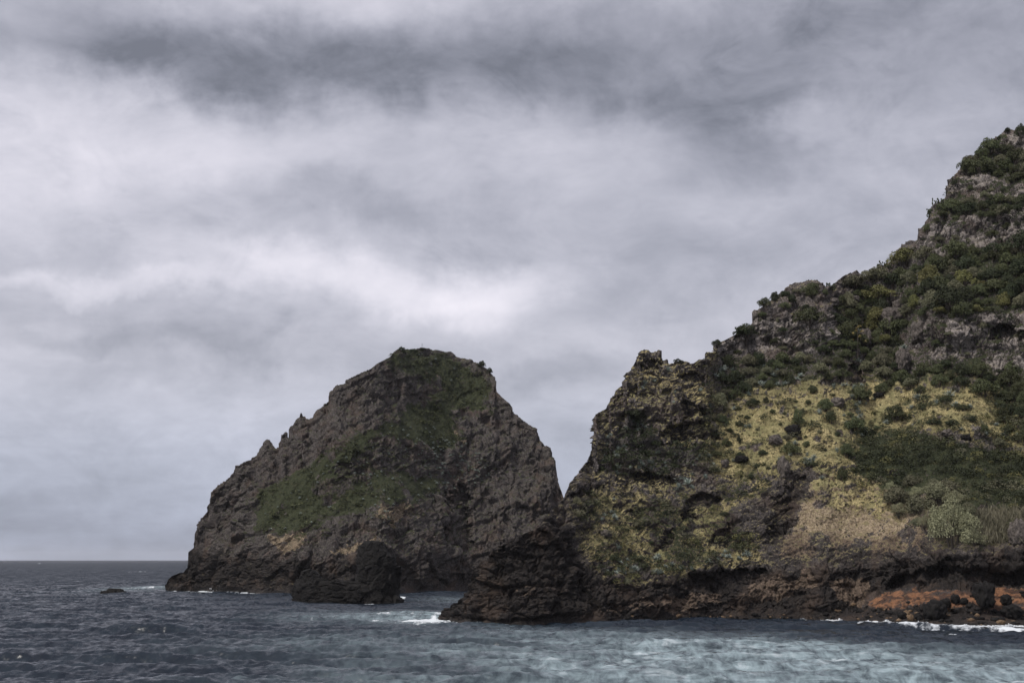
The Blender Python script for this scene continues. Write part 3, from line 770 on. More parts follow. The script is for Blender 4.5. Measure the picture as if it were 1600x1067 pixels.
m, g, b = new_mat('sea_water')
p = g.n.new('ShaderNodeTexCoord').outputs['Object']
a = g.n.new('ShaderNodeAttribute'); a.attribute_name = 'water'
s = g.n.new('ShaderNodeSeparateColor'); g.l.new(a.outputs[0], s.inputs[0])
wob = g.noise(g.v('MULTIPLY', p, (1.0, 0.45, 1.0)), 0.5, 6, 0.65, 0.5)
rip = g.noise(g.v('MULTIPLY', p, (1.0, 0.6, 1.0)), 1.3, 7, 0.7, 0.6)
rip2 = g.noise(g.v('MULTIPLY', p, (1.0, 0.55, 1.0)), 0.22, 6, 0.6, 0.4)
body = g.mix(g.step(rip2, 0.35, 0.7), (0.008, 0.013, 0.022, 1), (0.016, 0.025, 0.036, 1))
streak = g.noise(g.v('MULTIPLY', p, (0.17, 0.22, 1.0)), 0.9, 7, 0.66, 0.6)
sh = g.m('MULTIPLY', s.outputs[0], g.m('ADD', 0.12, g.m('MULTIPLY', g.step(g.m('ADD', g.m('MULTIPLY', wob, 0.6), g.m('MULTIPLY', streak, 0.4)), 0.34, 0.66), 1.0)), clamp=True)  # noise puts wave highlights and dark facets into the pale water colour
body = g.mix(sh, body, (0.35, 0.44, 0.47, 1))
lace = g.m('MULTIPLY', g.step(s.outputs[0], 0.35, 0.9), g.step(g.m('ADD', g.m('MULTIPLY', streak, 0.65), g.m('MULTIPLY', rip2, 0.35)), 0.53, 0.68))
body = g.mix(g.m('MULTIPLY', lace, 0.8), body, (0.66, 0.72, 0.75, 1))
fo = g.step(g.m('ADD', s.outputs[1], g.m('MULTIPLY', g.m('SUBTRACT', rip, 0.5), 1.1)), 0.28, 0.85)
fo = g.m('MULTIPLY', fo, g.step(s.outputs[1], 0.02, 0.16))
body = g.mix(fo, body, (0.72, 0.76, 0.79, 1))
g.l.new(body, b.inputs['Base Color'])
g.l.new(g.m('ADD', 0.25, g.m('MULTIPLY', fo, 0.5)), b.inputs['Roughness'])
b.inputs['IOR'].default_value = 1.33
b.inputs['Specular IOR Level'].default_value = 0.5
def slope(scale, vec):
    n = g.n.new('ShaderNodeTexNoise'); g.l.new(g.v('MULTIPLY', p, vec), n.inputs['Vector'])
    n.inputs['Scale'].default_value = scale; n.inputs['Detail'].default_value = 6; n.inputs['Roughness'].default_value = 0.68
    return g.v('SUBTRACT', n.outputs['Color'], (0.5, 0.5, 0.5))
sl = g.v('ADD', g.v('MULTIPLY', slope(0.75, (1.0, 0.7, 1.0)), (1.2, 1.9, 0)), g.v('MULTIPLY', slope(0.14, (1.0, 0.6, 1.0)), (0.6, 1.3, 0)))
sl = g.v('ADD', sl, (0.0, -0.24, 0.0))      # wind waves are steeper on the side that faces the shore
geo = g.n.new('ShaderNodeNewGeometry')
sp = g.n.new('ShaderNodeSeparateXYZ'); g.l.new(p, sp.inputs[0])
mul = g.v('SCALE', sl); g.l.new(g.m('ADD', 1.0, g.m('MULTIPLY', g.step(sp.outputs[1], 330.0, 1300.0), 1.5)), mul.node.inputs[3])   # rougher water offshore
mul = g.v('MAXIMUM', g.v('MINIMUM', mul, (0.6, 0.6, 0.6)), (-0.6, -0.72, -0.6))
g.l.new(g.v('NORMALIZE', g.v('ADD', geo.outputs['Normal'], mul)), b.inputs['Normal'])
M_SEA = m
P = np.stack([X, Yg, Z], -1)
me = mesh_np('sea', P.reshape(-1, 3), grid_faces(*X.shape), [M_SEA], True, {'water': np.stack([shallow, foam, 0 * foam], -1).reshape(-1, 3)})
link('sea', me, kind='structure')

# sea bed under everything keeps the deep water closed
# ------------------------------------------------------------------ sea stack and loose rocks
def ico(sub):
    import bmesh
    bm = bmesh.new(); bmesh.ops.create_icosphere(bm, subdivisions=sub, radius=1.0)
    v = np.array([x.co[:] for x in bm.verts], np.float32); f = np.array([[y.index for y in x.verts] for x in bm.faces], np.int32)
    bm.free(); return v, f


ICO = {k: ico(k) for k in (1, 2, 3, 4, 5)}


def rock_mesh(name, size, seed, mat, sub=4, cell=0.5, amp=0.30, square=0.0):
    """faceted boulder: sphere pushed into blocks and creases"""
    v, f = ICO[sub]
    if square:
        mx = np.abs(v).max(1, keepdims=True)
        v = v / (mx * square + (1 - square))
    q = v / cell + seed * 13.7
    f1, f2, rv, tl = worley(q)
    f1b, f2b, rvb, tlb = worley(q * 2.6 + 5)
    r = 1 + amp * ((rv - 0.5) * 0.9 + tl * 0.8 - (1 - sstep(f2 - f1, 0, 0.2)) * 0.35) + amp * 0.45 * ((rvb - 0.5) + tlb * 0.8 - (1 - sstep(f2b - f1b, 0, 0.2)) * 0.3) + 0.35 * amp * fbm(v * 2 + seed * 3.1, 3)
    return mesh_np(name, v * r[:, None] * np.array(size, np.float32), f, [mat], False)


def outline_rock(name, outline, base_py, depth, thick, mat, label, cat, rows=110, ncol=170, scale=0.8):
    """free-standing rock whose sides are swept round an elliptical plan for every height of its outline"""
    o = np.array(outline, float)
    top = o[:, 1].min()
    # left and right edge per height
    lev = np.linspace(base_py, top + 0.4, rows)
    lft, rgt = [], []
    for y in lev:
        xs_ = []
        for (x0, y0), (x1, y1) in zip(o, np.roll(o, -1, 0)):
            if (y0 - y) * (y1 - y) <= 0 and y0 != y1:
                xs_.append(x0 + (x1 - x0) * (y - y0) / (y1 - y0))
        if not xs_: xs_ = [lft[-1], rgt[-1]]
        lft.append(min(xs_)); rgt.append(max(xs_))
    lft, rgt = np.array(lft), np.array(rgt)
    ang = np.linspace(0, 2 * math.pi, ncol, endpoint=False)
    _, k = ray(CX, lev)
    z = CAM_H + k * depth
    al, _ = ray(lft, lev); ar, _ = ray(rgt, lev)
    cx, hw = (al + ar) / 2 * depth, (ar - al) / 2 * depth
    hw0 = hw.max()
    th_ = thick * np.sqrt(np.clip(hw / hw0, 0.02, 1))
    Pm = np.stack([cx[:, None] + hw[:, None] * np.sign(np.cos(ang)) * np.abs(np.cos(ang)) ** 0.8, depth + th_[:, None] * np.sin(ang), np.broadcast_to(z[:, None], (rows, ncol))], -1)
    flt = Pm.reshape(-1, 3).astype(np.float32)
    nv = np.stack([np.cos(ang) + 0 * z[:, None], np.sin(ang) + 0 * z[:, None], np.full((rows, ncol), 0.3)], -1).reshape(-1, 3)
    nv /= np.linalg.norm(nv, axis=1)[:, None]
    B = 0
    for cell, a_ in ((6 * scale, 1.5 * scale), (2.6 * scale, 0.7 * scale), (1.1 * scale, 0.3 * scale)):
        f1, f2, rv, tl = worley(flt / np.array((cell, cell, cell * 1.1), np.float32) + 3.3)
        B = B + a_ * ((rv - 0.5) * 0.9 + tl * 0.9 - (1 - sstep(f2 - f1, 0, .1)) * 0.3)
    flt = flt + nv * B[:, None]
    foot = flt.reshape(rows, ncol, 3)[0].copy(); foot[:, 2] = -5
    V = np.concatenate([foot, flt, np.array([[cx[-1], depth, z[-1]]])])
    R = rows + 1
    idx = np.arange(R * ncol).reshape(R, ncol); nx = np.roll(idx, -1, 1)
    quads = np.stack([idx[:-1], nx[:-1], nx[1:], idx[1:]], -1).reshape(-1, 4)
    tris = np.concatenate([quads[:, [0, 1, 2]], quads[:, [0, 2, 3]], np.stack([idx[-1], nx[-1], np.full(ncol, R * ncol)], -1)])
    cen = np.array((float(cx[0]), depth, 0.0))
    me = mesh_np(name, V - cen, tris, [mat], False)
    return link(name, me, label=label, cat=cat, loc=cen)


dstk = float(sea_at(540, 941)[1]) + 9
ks = 1.0
outline_rock('sea_stack', [(558, 944), (556, 905), (558, 880), (560, 869), (562.5, 852), (570, 844), (583, 844.5), (597, 846), (604.5, 857), (616.5, 869), (621, 883), (622.5, 915), (623, 931), (628, 937), (627, 944)], 942, dstk, 8, M_BLACK,
             'tall black sea stack standing in front of the islet', 'sea stack')
outline_rock('sea_rock', [(454.5, 944), (455, 928), (460, 912), (466, 903), (472, 892), (486, 886), (497, 897), (512, 908), (535, 906), (560, 910), (596, 914), (598, 944)], 942, dstk - 1.5, 7, M_BLACK,
             'low black rock hump adjoining the left foot of the tall sea stack', 'sea rock')
dsk = float(sea_at(178, 926)[1])
outline_rock('skerry', [(157, 928), (160, 923), (166, 922), (170, 918.5), (175, 920), (181, 919.5), (187, 919), (193, 921), (199, 926), (199, 928)], 927, dsk, 3.5, M_BLACK,
             'tiny low black skerry awash in the open sea left of the islet', 'sea rock', 30, 70, 0.35)


def place_rock(name, px, py, wpx, hpx, mat, label, cat, seed, L=H, dpx=None, square=0.3, sink=0.35, sub=4, group=None):
    p, n, _, _ = at(L, px, py)
    u = p[1] / F_PX
    sx, sz = wpx * u / 2, hpx * u / 2
    me = rock_mesh(name, (sx, (dpx * u / 2) if dpx else (sx + sz) / 2, sz), seed, mat, sub, 0.55, 0.28, square)
    o = link(name, me, label=label, cat=cat, group=group, loc=(p[0], p[1] + 0.2 * sx, p[2] + sz * (1 - sink)))
    o.rotation_euler = (0, 0, (seed * 1.7) % 6.28 if square < 0.5 else 0.2)
    return o


gB = 'black boulders on the orange shore bank'
for i, (px, py, w_, h_, lab) in enumerate([
        (1462, 966, 32, 32, 'largest round black boulder on the rock shelf in front of the orange bank'),
        (1478, 950, 17, 14, 'small black boulder touching the right side of the largest round boulder'),
        (1493, 947, 13, 15, 'black boulder between the largest boulder and the low lone one on orange earth'),
        (1506, 947, 13, 10, 'low triangular black boulder alone on the bright orange earth'),
        (1572, 948, 17, 18, 'dark boulder perched just above the widest flat boulder at the right'),
        (1582, 965, 36, 22, 'widest flat black boulder at the far right of the shelf'),
        (1410, 967, 15, 11, 'dark boulder at the surf edge left of the small tan stone'),
        (1435, 967, 12, 10, 'small dark boulder at the surf edge right of the small tan stone')]):
    place_rock('boulder', px, py, w_, h_, M_BLACK, lab, 'boulder', 3 + i, group=gB, sink=0.15)
place_rock('stone', 1423, 970, 9, 11, M_TANR, 'small tan stone between two dark boulders at the surf edge', 'stone', 21, sink=0.2)
place_rock('rock_pillar', 1537, 950, 25, 38, M_BLACK, 'squat black rock pillar joining the orange bank to the cliff above', 'rock', 22, square=0.75, sink=0.1)
gP = 'pale rock pillars among the scrub'
for i, (px, py, w_, h_, lab) in enumerate([
        (1396, 514, 27, 34, 'broad pale layered rock pillar, lowest block of the stack among shrubs'),
        (1402, 486, 15, 20, 'middle block of the pale stacked rock pillar among shrubs'),
        (1398, 471, 13, 16, 'rounded top block of the pale stacked rock pillar among shrubs'),
        (1436, 534, 20, 34, 'dark grey craggy rock pillar left of the overhung cliff band'),
        (1449, 524, 9, 28, 'thin grey rock finger against the craggy rock pillar'),
        (1411, 579, 18, 36, 'leaning rock pillar with an agave on top above the grass slope'),
        (1352, 542, 14, 30, 'pale wedge shaped rock beside the flowering agave')]):
    place_rock('rock_pillar', px, py, w_, h_, M_GREY, lab, 'rock', 30 + i, group=gP, square=0.6, sink=0.1)
gR = 'rocks on the grass slope'
for i, (px, py, w_, h_, lab) in enumerate([
        (1225, 742, 17, 36, 'upright pale grey rock at the head of the dark gully'),
        (1238, 679, 26, 16, 'dark rock just below the round bush in the middle of the grass slope'),
        (1212, 694, 22, 17, 'grey rock crowned with agaves at the centre of the grass slope'),
        (1160, 722, 24, 12, 'low dark rock heap on the lower left of the grass slope'),
        (1132, 729, 12, 13, 'pale rock at the foot of the grass slope beside the low dark heap'),
        (1310, 635, 20, 18, 'pinkish pale rock between two dark shrubs on the upper grass slope'),
        (1110, 672, 24, 18, 'pale lichen covered rock above the deepest overhang at the grass edge'),
        (1372, 622, 16, 9, 'dark rock below the sandy scar on the upper grass slope'),
        (1482, 683, 24, 13, 'brown rock with pale flecks among agaves on the right slope'),
        (1508, 688, 16, 10, 'small dark rock right of the brown flecked rock'),
        (1595, 845, 24, 40, 'grey pitted rock above the shore cliff beside the reeds'),
        (946, 838, 18, 12, 'pale grey rock on the lower left grass near the dark nose'),
        (1300, 478, 18, 14, 'pale rock showing through the shrubs right of the first cliff band'),
        (1335, 472, 16, 12, 'pale rock under the yellow green bush near the skyline')]):
    place_rock('rock', px, py, w_, h_, M_GREY if i not in (1, 3, 7, 9) else M_BLACK, lab, 'rock', 50 + i, group=gR, square=0.35, sink=0.3)


# ------------------------------------------------------------------ plants
def leaf_cloud(rng, n, lobes, size, flat=0.0):
    """n leaf clumps spread over the skin of several lobes (centre, radius)"""
    ctr = np.array([l[0] for l in lobes]); rad = np.array([l[1] for l in lobes])
    pick = rng.choice(len(lobes), n, p=(rad ** 2) / (rad ** 2).sum())
    dv = rng.normal(size=(n, 3)); dv /= np.linalg.norm(dv, axis=1)[:, None]
    dv[:, 2] = np.where(dv[:, 2] < -0.3, -dv[:, 2], dv[:, 2])
    pos = ctr[pick] + dv * (rad[pick] * (0.72 + 0.34 * rng.random(n)))[:, None]
    nn = dv + rng.normal(size=(n, 3)) * 0.75 + np.array((0, 0, 0.35)); nn /= np.linalg.norm(nn, axis=1)[:, None]
    t1 = np.cross(nn, rng.normal(size=(n, 3))); t1 /= np.linalg.norm(t1, axis=1)[:, None]
    t2 = np.cross(nn, t1)
    sz = size * (0.6 + 0.8 * rng.random(n))[:, None]
    V = np.stack([pos - t1 * sz, pos - t2 * sz * 0.55 + nn * sz * .15, pos + t1 * sz, pos + t2 * sz * 0.55 + nn * sz * .15], 1).reshape(-1, 3)
    return V, np.arange(4 * n).reshape(n, 4)


def crown_lobes(rng, k, flat):
    out = [((0, 0, 0.45 * flat), 0.62)]
    for i in range(k):
        a_ = rng.random() * 6.28; r_ = 0.2 + 0.72 * rng.random() ** 0.8
        out.append(((math.cos(a_) * r_, math.sin(a_) * r_, (0.1 + 1.0 * rng.random() * (1 - 0.55 * r_)) * flat), 0.16 + 0.30 * rng.random() ** 1.3))
    return out


def tube(path, radii, n=6):
    V, Fc = [], []
    for i, (pnt, r_) in enumerate(zip(path, radii)):
        for j in range(n):
            t_ = j / n * 6.283
            V.append((pnt[0] + math.cos(t_) * r_, pnt[1] + math.sin(t_) * r_, pnt[2]))
    for i in range(len(path) - 1):
        for j in range(n):
            Fc.append((i * n + j, i * n + (j + 1) % n, (i + 1) * n + (j + 1) % n, (i + 1) * n + j))
    return np.array(V, float), np.array(Fc, int)


def joined(parts):
    V, Fc, o = [], [], 0
    for v, f in parts:
        V.append(v); Fc.append(np.asarray(f) + o); o += len(v)
    return np.concatenate(V), np.concatenate(Fc)


def trunk_mesh(seed):
    rng = np.random.default_rng(seed); parts = []
    for i in range(4):
        a_ = i * 1.6 + rng.random(); e = np.array((math.cos(a_) * 0.45, math.sin(a_) * 0.45, 0.55))
        m_ = e * 0.45 + rng.normal(size=3) * 0.05
        parts.append(tube([(0, 0, -0.45), tuple(m_), tuple(e)], [0.075, 0.05, 0.02]))
    v, f = joined(parts)
    return mesh_np('trunk', v, f, [M_BARK], True)


TRUNKS = [trunk_mesh(i) for i in range(3)]
CROWNS = {}
for kind, mat in (('bush', M_BUSH), ('olive', M_OLIVE), ('yellow', M_YELG), ('dark', M_DARK), ('pale', M_PALE)):
    CROWNS[kind] = []
    for v_ in range(4):
        rng = np.random.default_rng(len(kind) * 101 + 11 * v_)
        v, f = leaf_cloud(rng, 3200 if kind != 'pale' else 6500, crown_lobes(rng, 16, 0.95), 0.052 if kind != 'pale' else 0.028)
        CROWNS[kind].append(mesh_np('crown', v, f, [mat], False))


def ordinal(i):
    return ('nearest', 'second', 'third', 'fourth', 'fifth', 'sixth', 'seventh', 'eighth', 'ninth', 'tenth')[i]


LANDMARKS = [  # things one can find in the photograph, with their place in it
    (1396, 490, 'the pale stacked rock pillar'), (1436, 515, 'the craggy grey rock pillar'), (1411, 562, 'the leaning rock pillar'), (1337, 580, 'the dark cave mouth'),
    (1350, 525, 'the pale wedge shaped rock'), (1225, 724, 'the upright rock above the gully'), (1310, 627, 'the pinkish slope rock'), (1212, 685, 'the agave crowned rock'),
    (1160, 715, 'the low dark rock heap'), (1110, 665, 'the lichen covered rock by the overhang'), (1482, 676, 'the brown flecked rock'), (1570, 522, 'the overhung cliff band'),
    (1595, 560, 'the lowest corner of the overhung cliff'), (1280, 520, 'the right end of the left cliff band'), (1140, 545, 'the left end of the left cliff band'), (1215, 515, 'the middle of the left cliff band'),
    (1540, 360, 'the highest wide cliff band'), (1465, 375, 'the left end of the highest wide cliff band'), (1530, 290, 'the thin topmost cliff band'), (1580, 222, 'the summit rocks'),
    (1268, 438, 'the big bush on the skyline'), (1335, 428, 'the rounded skyline knob'), (1380, 415, 'the skyline cactus clump'), (1165, 505, 'the bush on the skyline step'),
    (1015, 562, 'the rock knob on the left crag'), (1108, 560, 'the square skyline block'), (1487, 795, 'the pale round tamarisk bush'), (1020, 740, 'the left shaded overhang'),
    (1095, 790, 'the wide dark overhang'), (1040, 850, 'the lower left cave'), (1128, 840, 'the lower right cave'), (946, 833, 'the pale rock near the dark nose'),
    (998, 638, 'the dark bush in the left crag'), (942, 690, 'the overhanging left edge of the crag'), (1070, 712, 'the shaded ledge beside the crag hollow'),
    (1000, 892, 'the black base under the lower grass'), (1160, 874, 'the lowest grass tip above the shore'), (1247, 655, 'the tall bush in mid slope'),
    (1290, 655, 'the pale agave clump by a dark shrub'), (1140, 636, 'the upper left corner of the grass slope'), (1080, 765, 'the agave drift under the crag'),
    (1190, 600, 'the spiky agave at the slope top'), (970, 705, 'the middle of the crag hollow'), (1090, 885, 'the middle of the shore overhang'), (1420, 640, 'the right grass cluster'),
    (1530, 640, 'the pair of large agaves on the right'), (1440, 450, 'the tallest slope thicket'), (1560, 440, 'the thicket under the high band'), (1595, 640, 'the dark thicket edge'),
]
SHRUBS, AGAVES = [], []


def label_all(items, tail):
    """name every plant by the landmark it grows closest to, the side of it and its order there"""
    buckets = {}
    for it in items:
        if it.get('label'): continue
        px, py = it['px'], it['py']
        best = min(LANDMARKS, key=lambda l: (l[0] - px) ** 2 + (l[1] - py) ** 2)
        dx, dy = px - best[0], py - best[1]
        if abs(dx) > abs(dy) * 1.2: side = 'left of' if dx < 0 else 'right of'
        else: side = 'above' if dy < 0 else 'below'
        buckets.setdefault((best[2], side), []).append((dx * dx + dy * dy, it))
    for (lm, side), lst in buckets.items():
        lst.sort(key=lambda t_: t_[0])
        for i, (_, it) in enumerate(lst):
            it['label'] = f"{it['tone']} {tail}, {ordinal(min(i, 9))} one {side} {lm}" if i < 10 else f"{it['tone']} {tail} far {side} {lm}"


def add_shrub(px, py, w_, h_=None, kind='bush', label=None, L=H):
    SHRUBS.append(dict(px=px, py=py, w=w_, h=h_ or w_ * 0.85, kind=kind, label=label, L=L,
                       tone=dict(bush='green leafy', olive='olive grey', yellow='yellow green', dark='dark green', pale='pale feathery')[kind]))


for a_ in [
        (1165, 526, 46, 30, 'dark', 'dark spreading bush overhanging the skyline step of the headland'),
        (1124, 541, 18, 14, 'dark', 'small dark bush on the skyline beside the square block'),
        (1268, 462, 36, 34, 'bush', 'big rounded green bush standing on the skyline'),
        (1262, 505, 46, 36, 'bush', 'large green bush nestled in the left cliff band'),
        (1372, 470, 44, 32, 'yellow', 'bright yellow green bush below the rounded skyline knob'),
        (1335, 449, 58, 28, 'olive', 'olive bush covering the rounded skyline knob'),
        (1247, 666, 24, 31, 'bush', 'tall round green bush in the middle of the grass slope'),
        (1162, 614, 24, 26, 'dark', 'dark oval bush at the upper left edge of the grass slope'),
        (1178, 634, 23, 18, 'dark', 'low dark bush under the agaves at the top of the grass slope'),
        (1197, 628, 8, 11, 'dark', 'tiny dark bush right of the low dark bush on the grass'),
        (1155, 692, 10, 11, 'dark', 'small dark round bush low on the left of the grass slope'),
        (1235, 711, 25, 23, 'bush', 'round dark green bush above the upright pale rock'),
        (1191, 711, 15, 13, 'dark', 'small dark bush left of the upright pale rock'),
        (1290, 642, 27, 24, 'bush', 'round dark shrub left of the pinkish slope rock'),
        (1297, 660, 24, 22, 'bush', 'dark shrub right of a pale agave clump on the slope'),
        (1337, 674, 29, 30, 'bush', 'large round shrub at the corner of the scrub patch'),
        (1342, 626, 34, 28, 'bush', 'large dark shrub under the cave mouth'),
        (1379, 615, 26, 20, 'bush', 'round shrub beside the sandy scar below the leaning pillar'),
        (1399, 656, 32, 32, 'bush', 'broad dark shrub at the top of the scrub patch'),
        (1459, 663, 20, 13, 'dark', 'dark oval shrub left of its pair on the sandy right slope'),
        (1489, 666, 27, 12, 'dark', 'dark flat shrub right of its pair on the sandy right slope'),
        (1475, 630, 20, 14, 'dark', 'dark shrub under the large pale agave on the right'),
        (1520, 659, 17, 12, 'dark', 'small round dark shrub near the right thicket'),
        (1437, 614, 18, 18, 'bush', 'green shrub on the upper edge of the right grass'),
        (998, 651, 42, 30, 'dark', 'dark dense bush sheltered in the left crag'),
        (1315, 750, 16, 28, 'bush', 'upright dark shrub at the top of the tan slope'),
        (1322, 712, 30, 24, 'bush', 'dark shrub at the left end of the low scrub'),
        (1487, 852, 66, 88, 'pale', 'pale round tamarisk bush rising from the reeds'),
        (1435, 800, 40, 40, 'olive', 'olive tamarisk bush left of the palest round one'),
        (1400, 785, 36, 32, 'olive', 'grey olive bush at the left end of the reed bed'),
        (1460, 785, 40, 40, 'olive', 'olive bush behind and left of the pale round tamarisk'),
        (1548, 240, 42, 36, 'bush', 'big green bush on the skyline below the summit rocks'),
        (1574, 207, 16, 12, 'dark', 'small dark bush on the skyline at the summit'),
        (1595, 214, 26, 24, 'dark', 'dark bush at the highest point on the right'),
        (1440, 640, 18, 12, 'bush', 'small green shrub among agaves on the right grass'),
        (1060, 566, 14, 8, 'dark', 'tiny dark bush on the skyline between crag and square block')]:
    add_shrub(*a_)
for a_ in [(630, 553, 16, 12, 'dark', 'dark bush on the left shoulder of the islet summit'),
           (645, 552, 13, 9, 'dark', 'dark bush on the islet summit left of the flower stalk'),
           (660, 548, 13, 7, 'dark', 'low dark bush at the foot of the islet summit stalk'),
           (752, 574, 15, 11, 'dark', 'ragged dark bush on the right shoulder of the islet'),
           (764, 582, 12, 12, 'dark', 'dark bush at the right drop of the islet summit'),
           (622, 552, 10, 9, 'dark', 'leftmost small bush on the islet summit')]:
    add_shrub(*a_, L=I)


def inside(px, py, poly):
    return polymask(np.array([px], float), np.array([py], float), poly, 0.5)[0] > 0.5


def fill(poly, n, wr_, kinds, spacing, avoid=(), seed=1):
    rng = random.Random(seed)
    P_ = np.array(poly); lo, hi = P_.min(0), P_.max(0)
    got, tries = 0, 0
    while got < n and tries < n * 60:
        tries += 1
        px = rng.uniform(lo[0], min(hi[0], 1612)); py = rng.uniform(lo[1], hi[1])
        if not inside(px, py, poly): continue
        if any(inside(px, py - 4, q) for q in avoid): continue
        w_ = rng.uniform(*wr_)
        if any((s['px'] - px) ** 2 + ((s['py'] - py) * 1.3) ** 2 < ((s['w'] + w_) * spacing) ** 2 for s in SHRUBS): continue
        c_ = int(np.clip(np.searchsorted(H.px, px), 0, len(H.px) - 1))
        if py - 0.62 * w_ < H.t[c_] - 5 or py > H.w[c_]: continue
        add_shrub(px, py, w_, w_ * rng.uniform(0.72, 0.98), rng.choice(kinds))
        got += 1
    return got


BANDS = (P_BAND1, P_BAND2, P_BAND3, P_BAND4, P_BAND5)
PILL = [[(1380, 450), (1415, 450), (1415, 520), (1380, 520)], [(1425, 495), (1458, 495), (1458, 540), (1425, 540)], [(1400, 540), (1422, 540), (1422, 584), (1400, 584)], [(1342, 508), (1360, 508), (1360, 546), (1342, 546)], [(1322, 566), (1350, 566), (1350, 602), (1322, 602)]]
Z_UP = [(1310, 470), (1400, 420), (1440, 400), (1500, 395), (1600, 392), (1620, 392), (1620, 486), (1520, 494), (1450, 498), (1400, 540), (1320, 560), (1300, 500)]
Z_MID = [(1120, 575), (1250, 556), (1310, 540), (1420, 545), (1420, 605), (1330, 606), (1240, 600), (1180, 612), (1120, 640)]
Z_RIGHT = [(1420, 592), (1470, 570), (1540, 590), (1620, 580), (1620, 700), (1560, 680), (1535, 610), (1440, 600)]
Z_TOP = [(1440, 372), (1470, 330), (1530, 310), (1620, 318), (1620, 338), (1560, 345), (1500, 345), (1450, 365)]
Z_TOP2 = [(1495, 275), (1530, 240), (1565, 240), (1620, 240), (1620, 290), (1530, 275)]
Z_B1 = [(1185, 490), (1220, 460), (1300, 455), (1310, 490), (1240, 492), (1190, 505)]
fill(Z_UP, 110, (15, 46), ['bush', 'bush', 'bush', 'olive', 'yellow', 'dark'], 0.26, PILL + list(BANDS), 2)
fill(Z_MID, 42, (16, 32), ['bush', 'dark', 'bush', 'olive'], 0.30, PILL + list(BANDS), 3)
fill(Z_RIGHT, 34, (15, 42), ['bush', 'dark', 'bush'], 0.27, PILL + list(BANDS), 4)
fill(Z_TOP, 24, (13, 36), ['bush', 'dark', 'bush', 'olive'], 0.30, list(BANDS[:2]), 5)
fill(Z_TOP2, 18, (20, 34), ['bush', 'bush', 'olive'], 0.30, (), 6)
fill(Z_B1, 9, (12, 24), ['bush', 'olive', 'dark'], 0.4, (), 7)
for q_, n_ in ((P_BAND1, 9), (P_BAND2, 11), (P_BAND3, 11), (P_BAND4, 6), (P_BAND5, 3)):
    fill(q_, n_, (9, 22), ['bush', 'dark', 'olive'], 0.6, PILL, 60 + n_)
fill([(1375, 775), (1410, 758), (1480, 762), (1530, 812), (1545, 850), (1470, 860), (1445, 828), (1400, 808)], 17, (18, 40), ['olive', 'olive', 'pale'], 0.3, (), 71)
fill(P_GRASS_MAIN, 46, (6, 20), ['dark', 'bush', 'olive', 'bush'], 0.75, (), 8)
fill(P_GRASS_LOW, 16, (8, 20), ['dark', 'bush', 'olive'], 0.9, (), 9)
label_all(SHRUBS, 'shrub')
for i, s_ in enumerate(SHRUBS):
    p, n_, _, _ = at(s_['L'], s_['px'], s_['py'])
    u = p[1] / F_PX
    r_ = s_['w'] * u / 2 / 0.95; hz = s_['h'] * u / 1.35
    e = link('shrub', None, label=s_['label'], cat='shrub', group='shrubs on the headland' if s_['L'] is H else 'bushes on the islet summit', loc=(p[0], p[1], p[2]))
    e.empty_display_size = 0.5
    e.rotation_euler = (0, 0, random.random() * 6.28)
    e.scale = (r_ * random.uniform(0.8, 1.2), r_ * random.uniform(0.8, 1.2), hz * random.uniform(0.85, 1.15))
    link('crown', CROWNS[s_['kind']][i % 4], parent=e)
    link('trunk', TRUNKS[i % 3], parent=e)


# agaves
def agave_mesh(seed, n=22):
    rng = np.random.default_rng(seed); parts = []
    for i in range(n):
        a_ = i * 2.399 + rng.normal() * 0.15; e_ = math.radians(12 + 68 * (i / n) + rng.normal() * 6)
        L_ = 1.0 * (0.8 + 0.3 * rng.random())
        dr_ = np.array((math.cos(a_) * math.cos(e_), math.sin(a_) * math.cos(e_), math.sin(e_)))
        sd = np.array((-math.sin(a_), math.cos(a_), 0)) * 0.085
        up = np.cross(dr_, sd / 0.085) * -0.03
        v = np.array([-sd * .7, sd * .7, dr_ * .45 * L_ - sd, dr_ * .45 * L_ + sd, dr_ * L_ + np.array((0, 0, -.05)), dr_ * .45 * L_ - up * 1.6])
        f = [(0, 5, 2, 2), (0, 1, 5, 5), (1, 3, 5, 5), (2, 5, 4, 4), (5, 3, 4, 4)]
        parts.append((v, np.array(f)[:, :3]))
    v, f = joined(parts)
    return mesh_np('agave', v, f, [M_AGAVE], False)


AG = [agave_mesh(i) for i in range(4)]


def add_agave(px, py, r_, label=None):
    AGAVES.append(dict(px=px, py=py, w=r_, label=label, tone=random.choice(['blue grey', 'grey green', 'pale green'])))


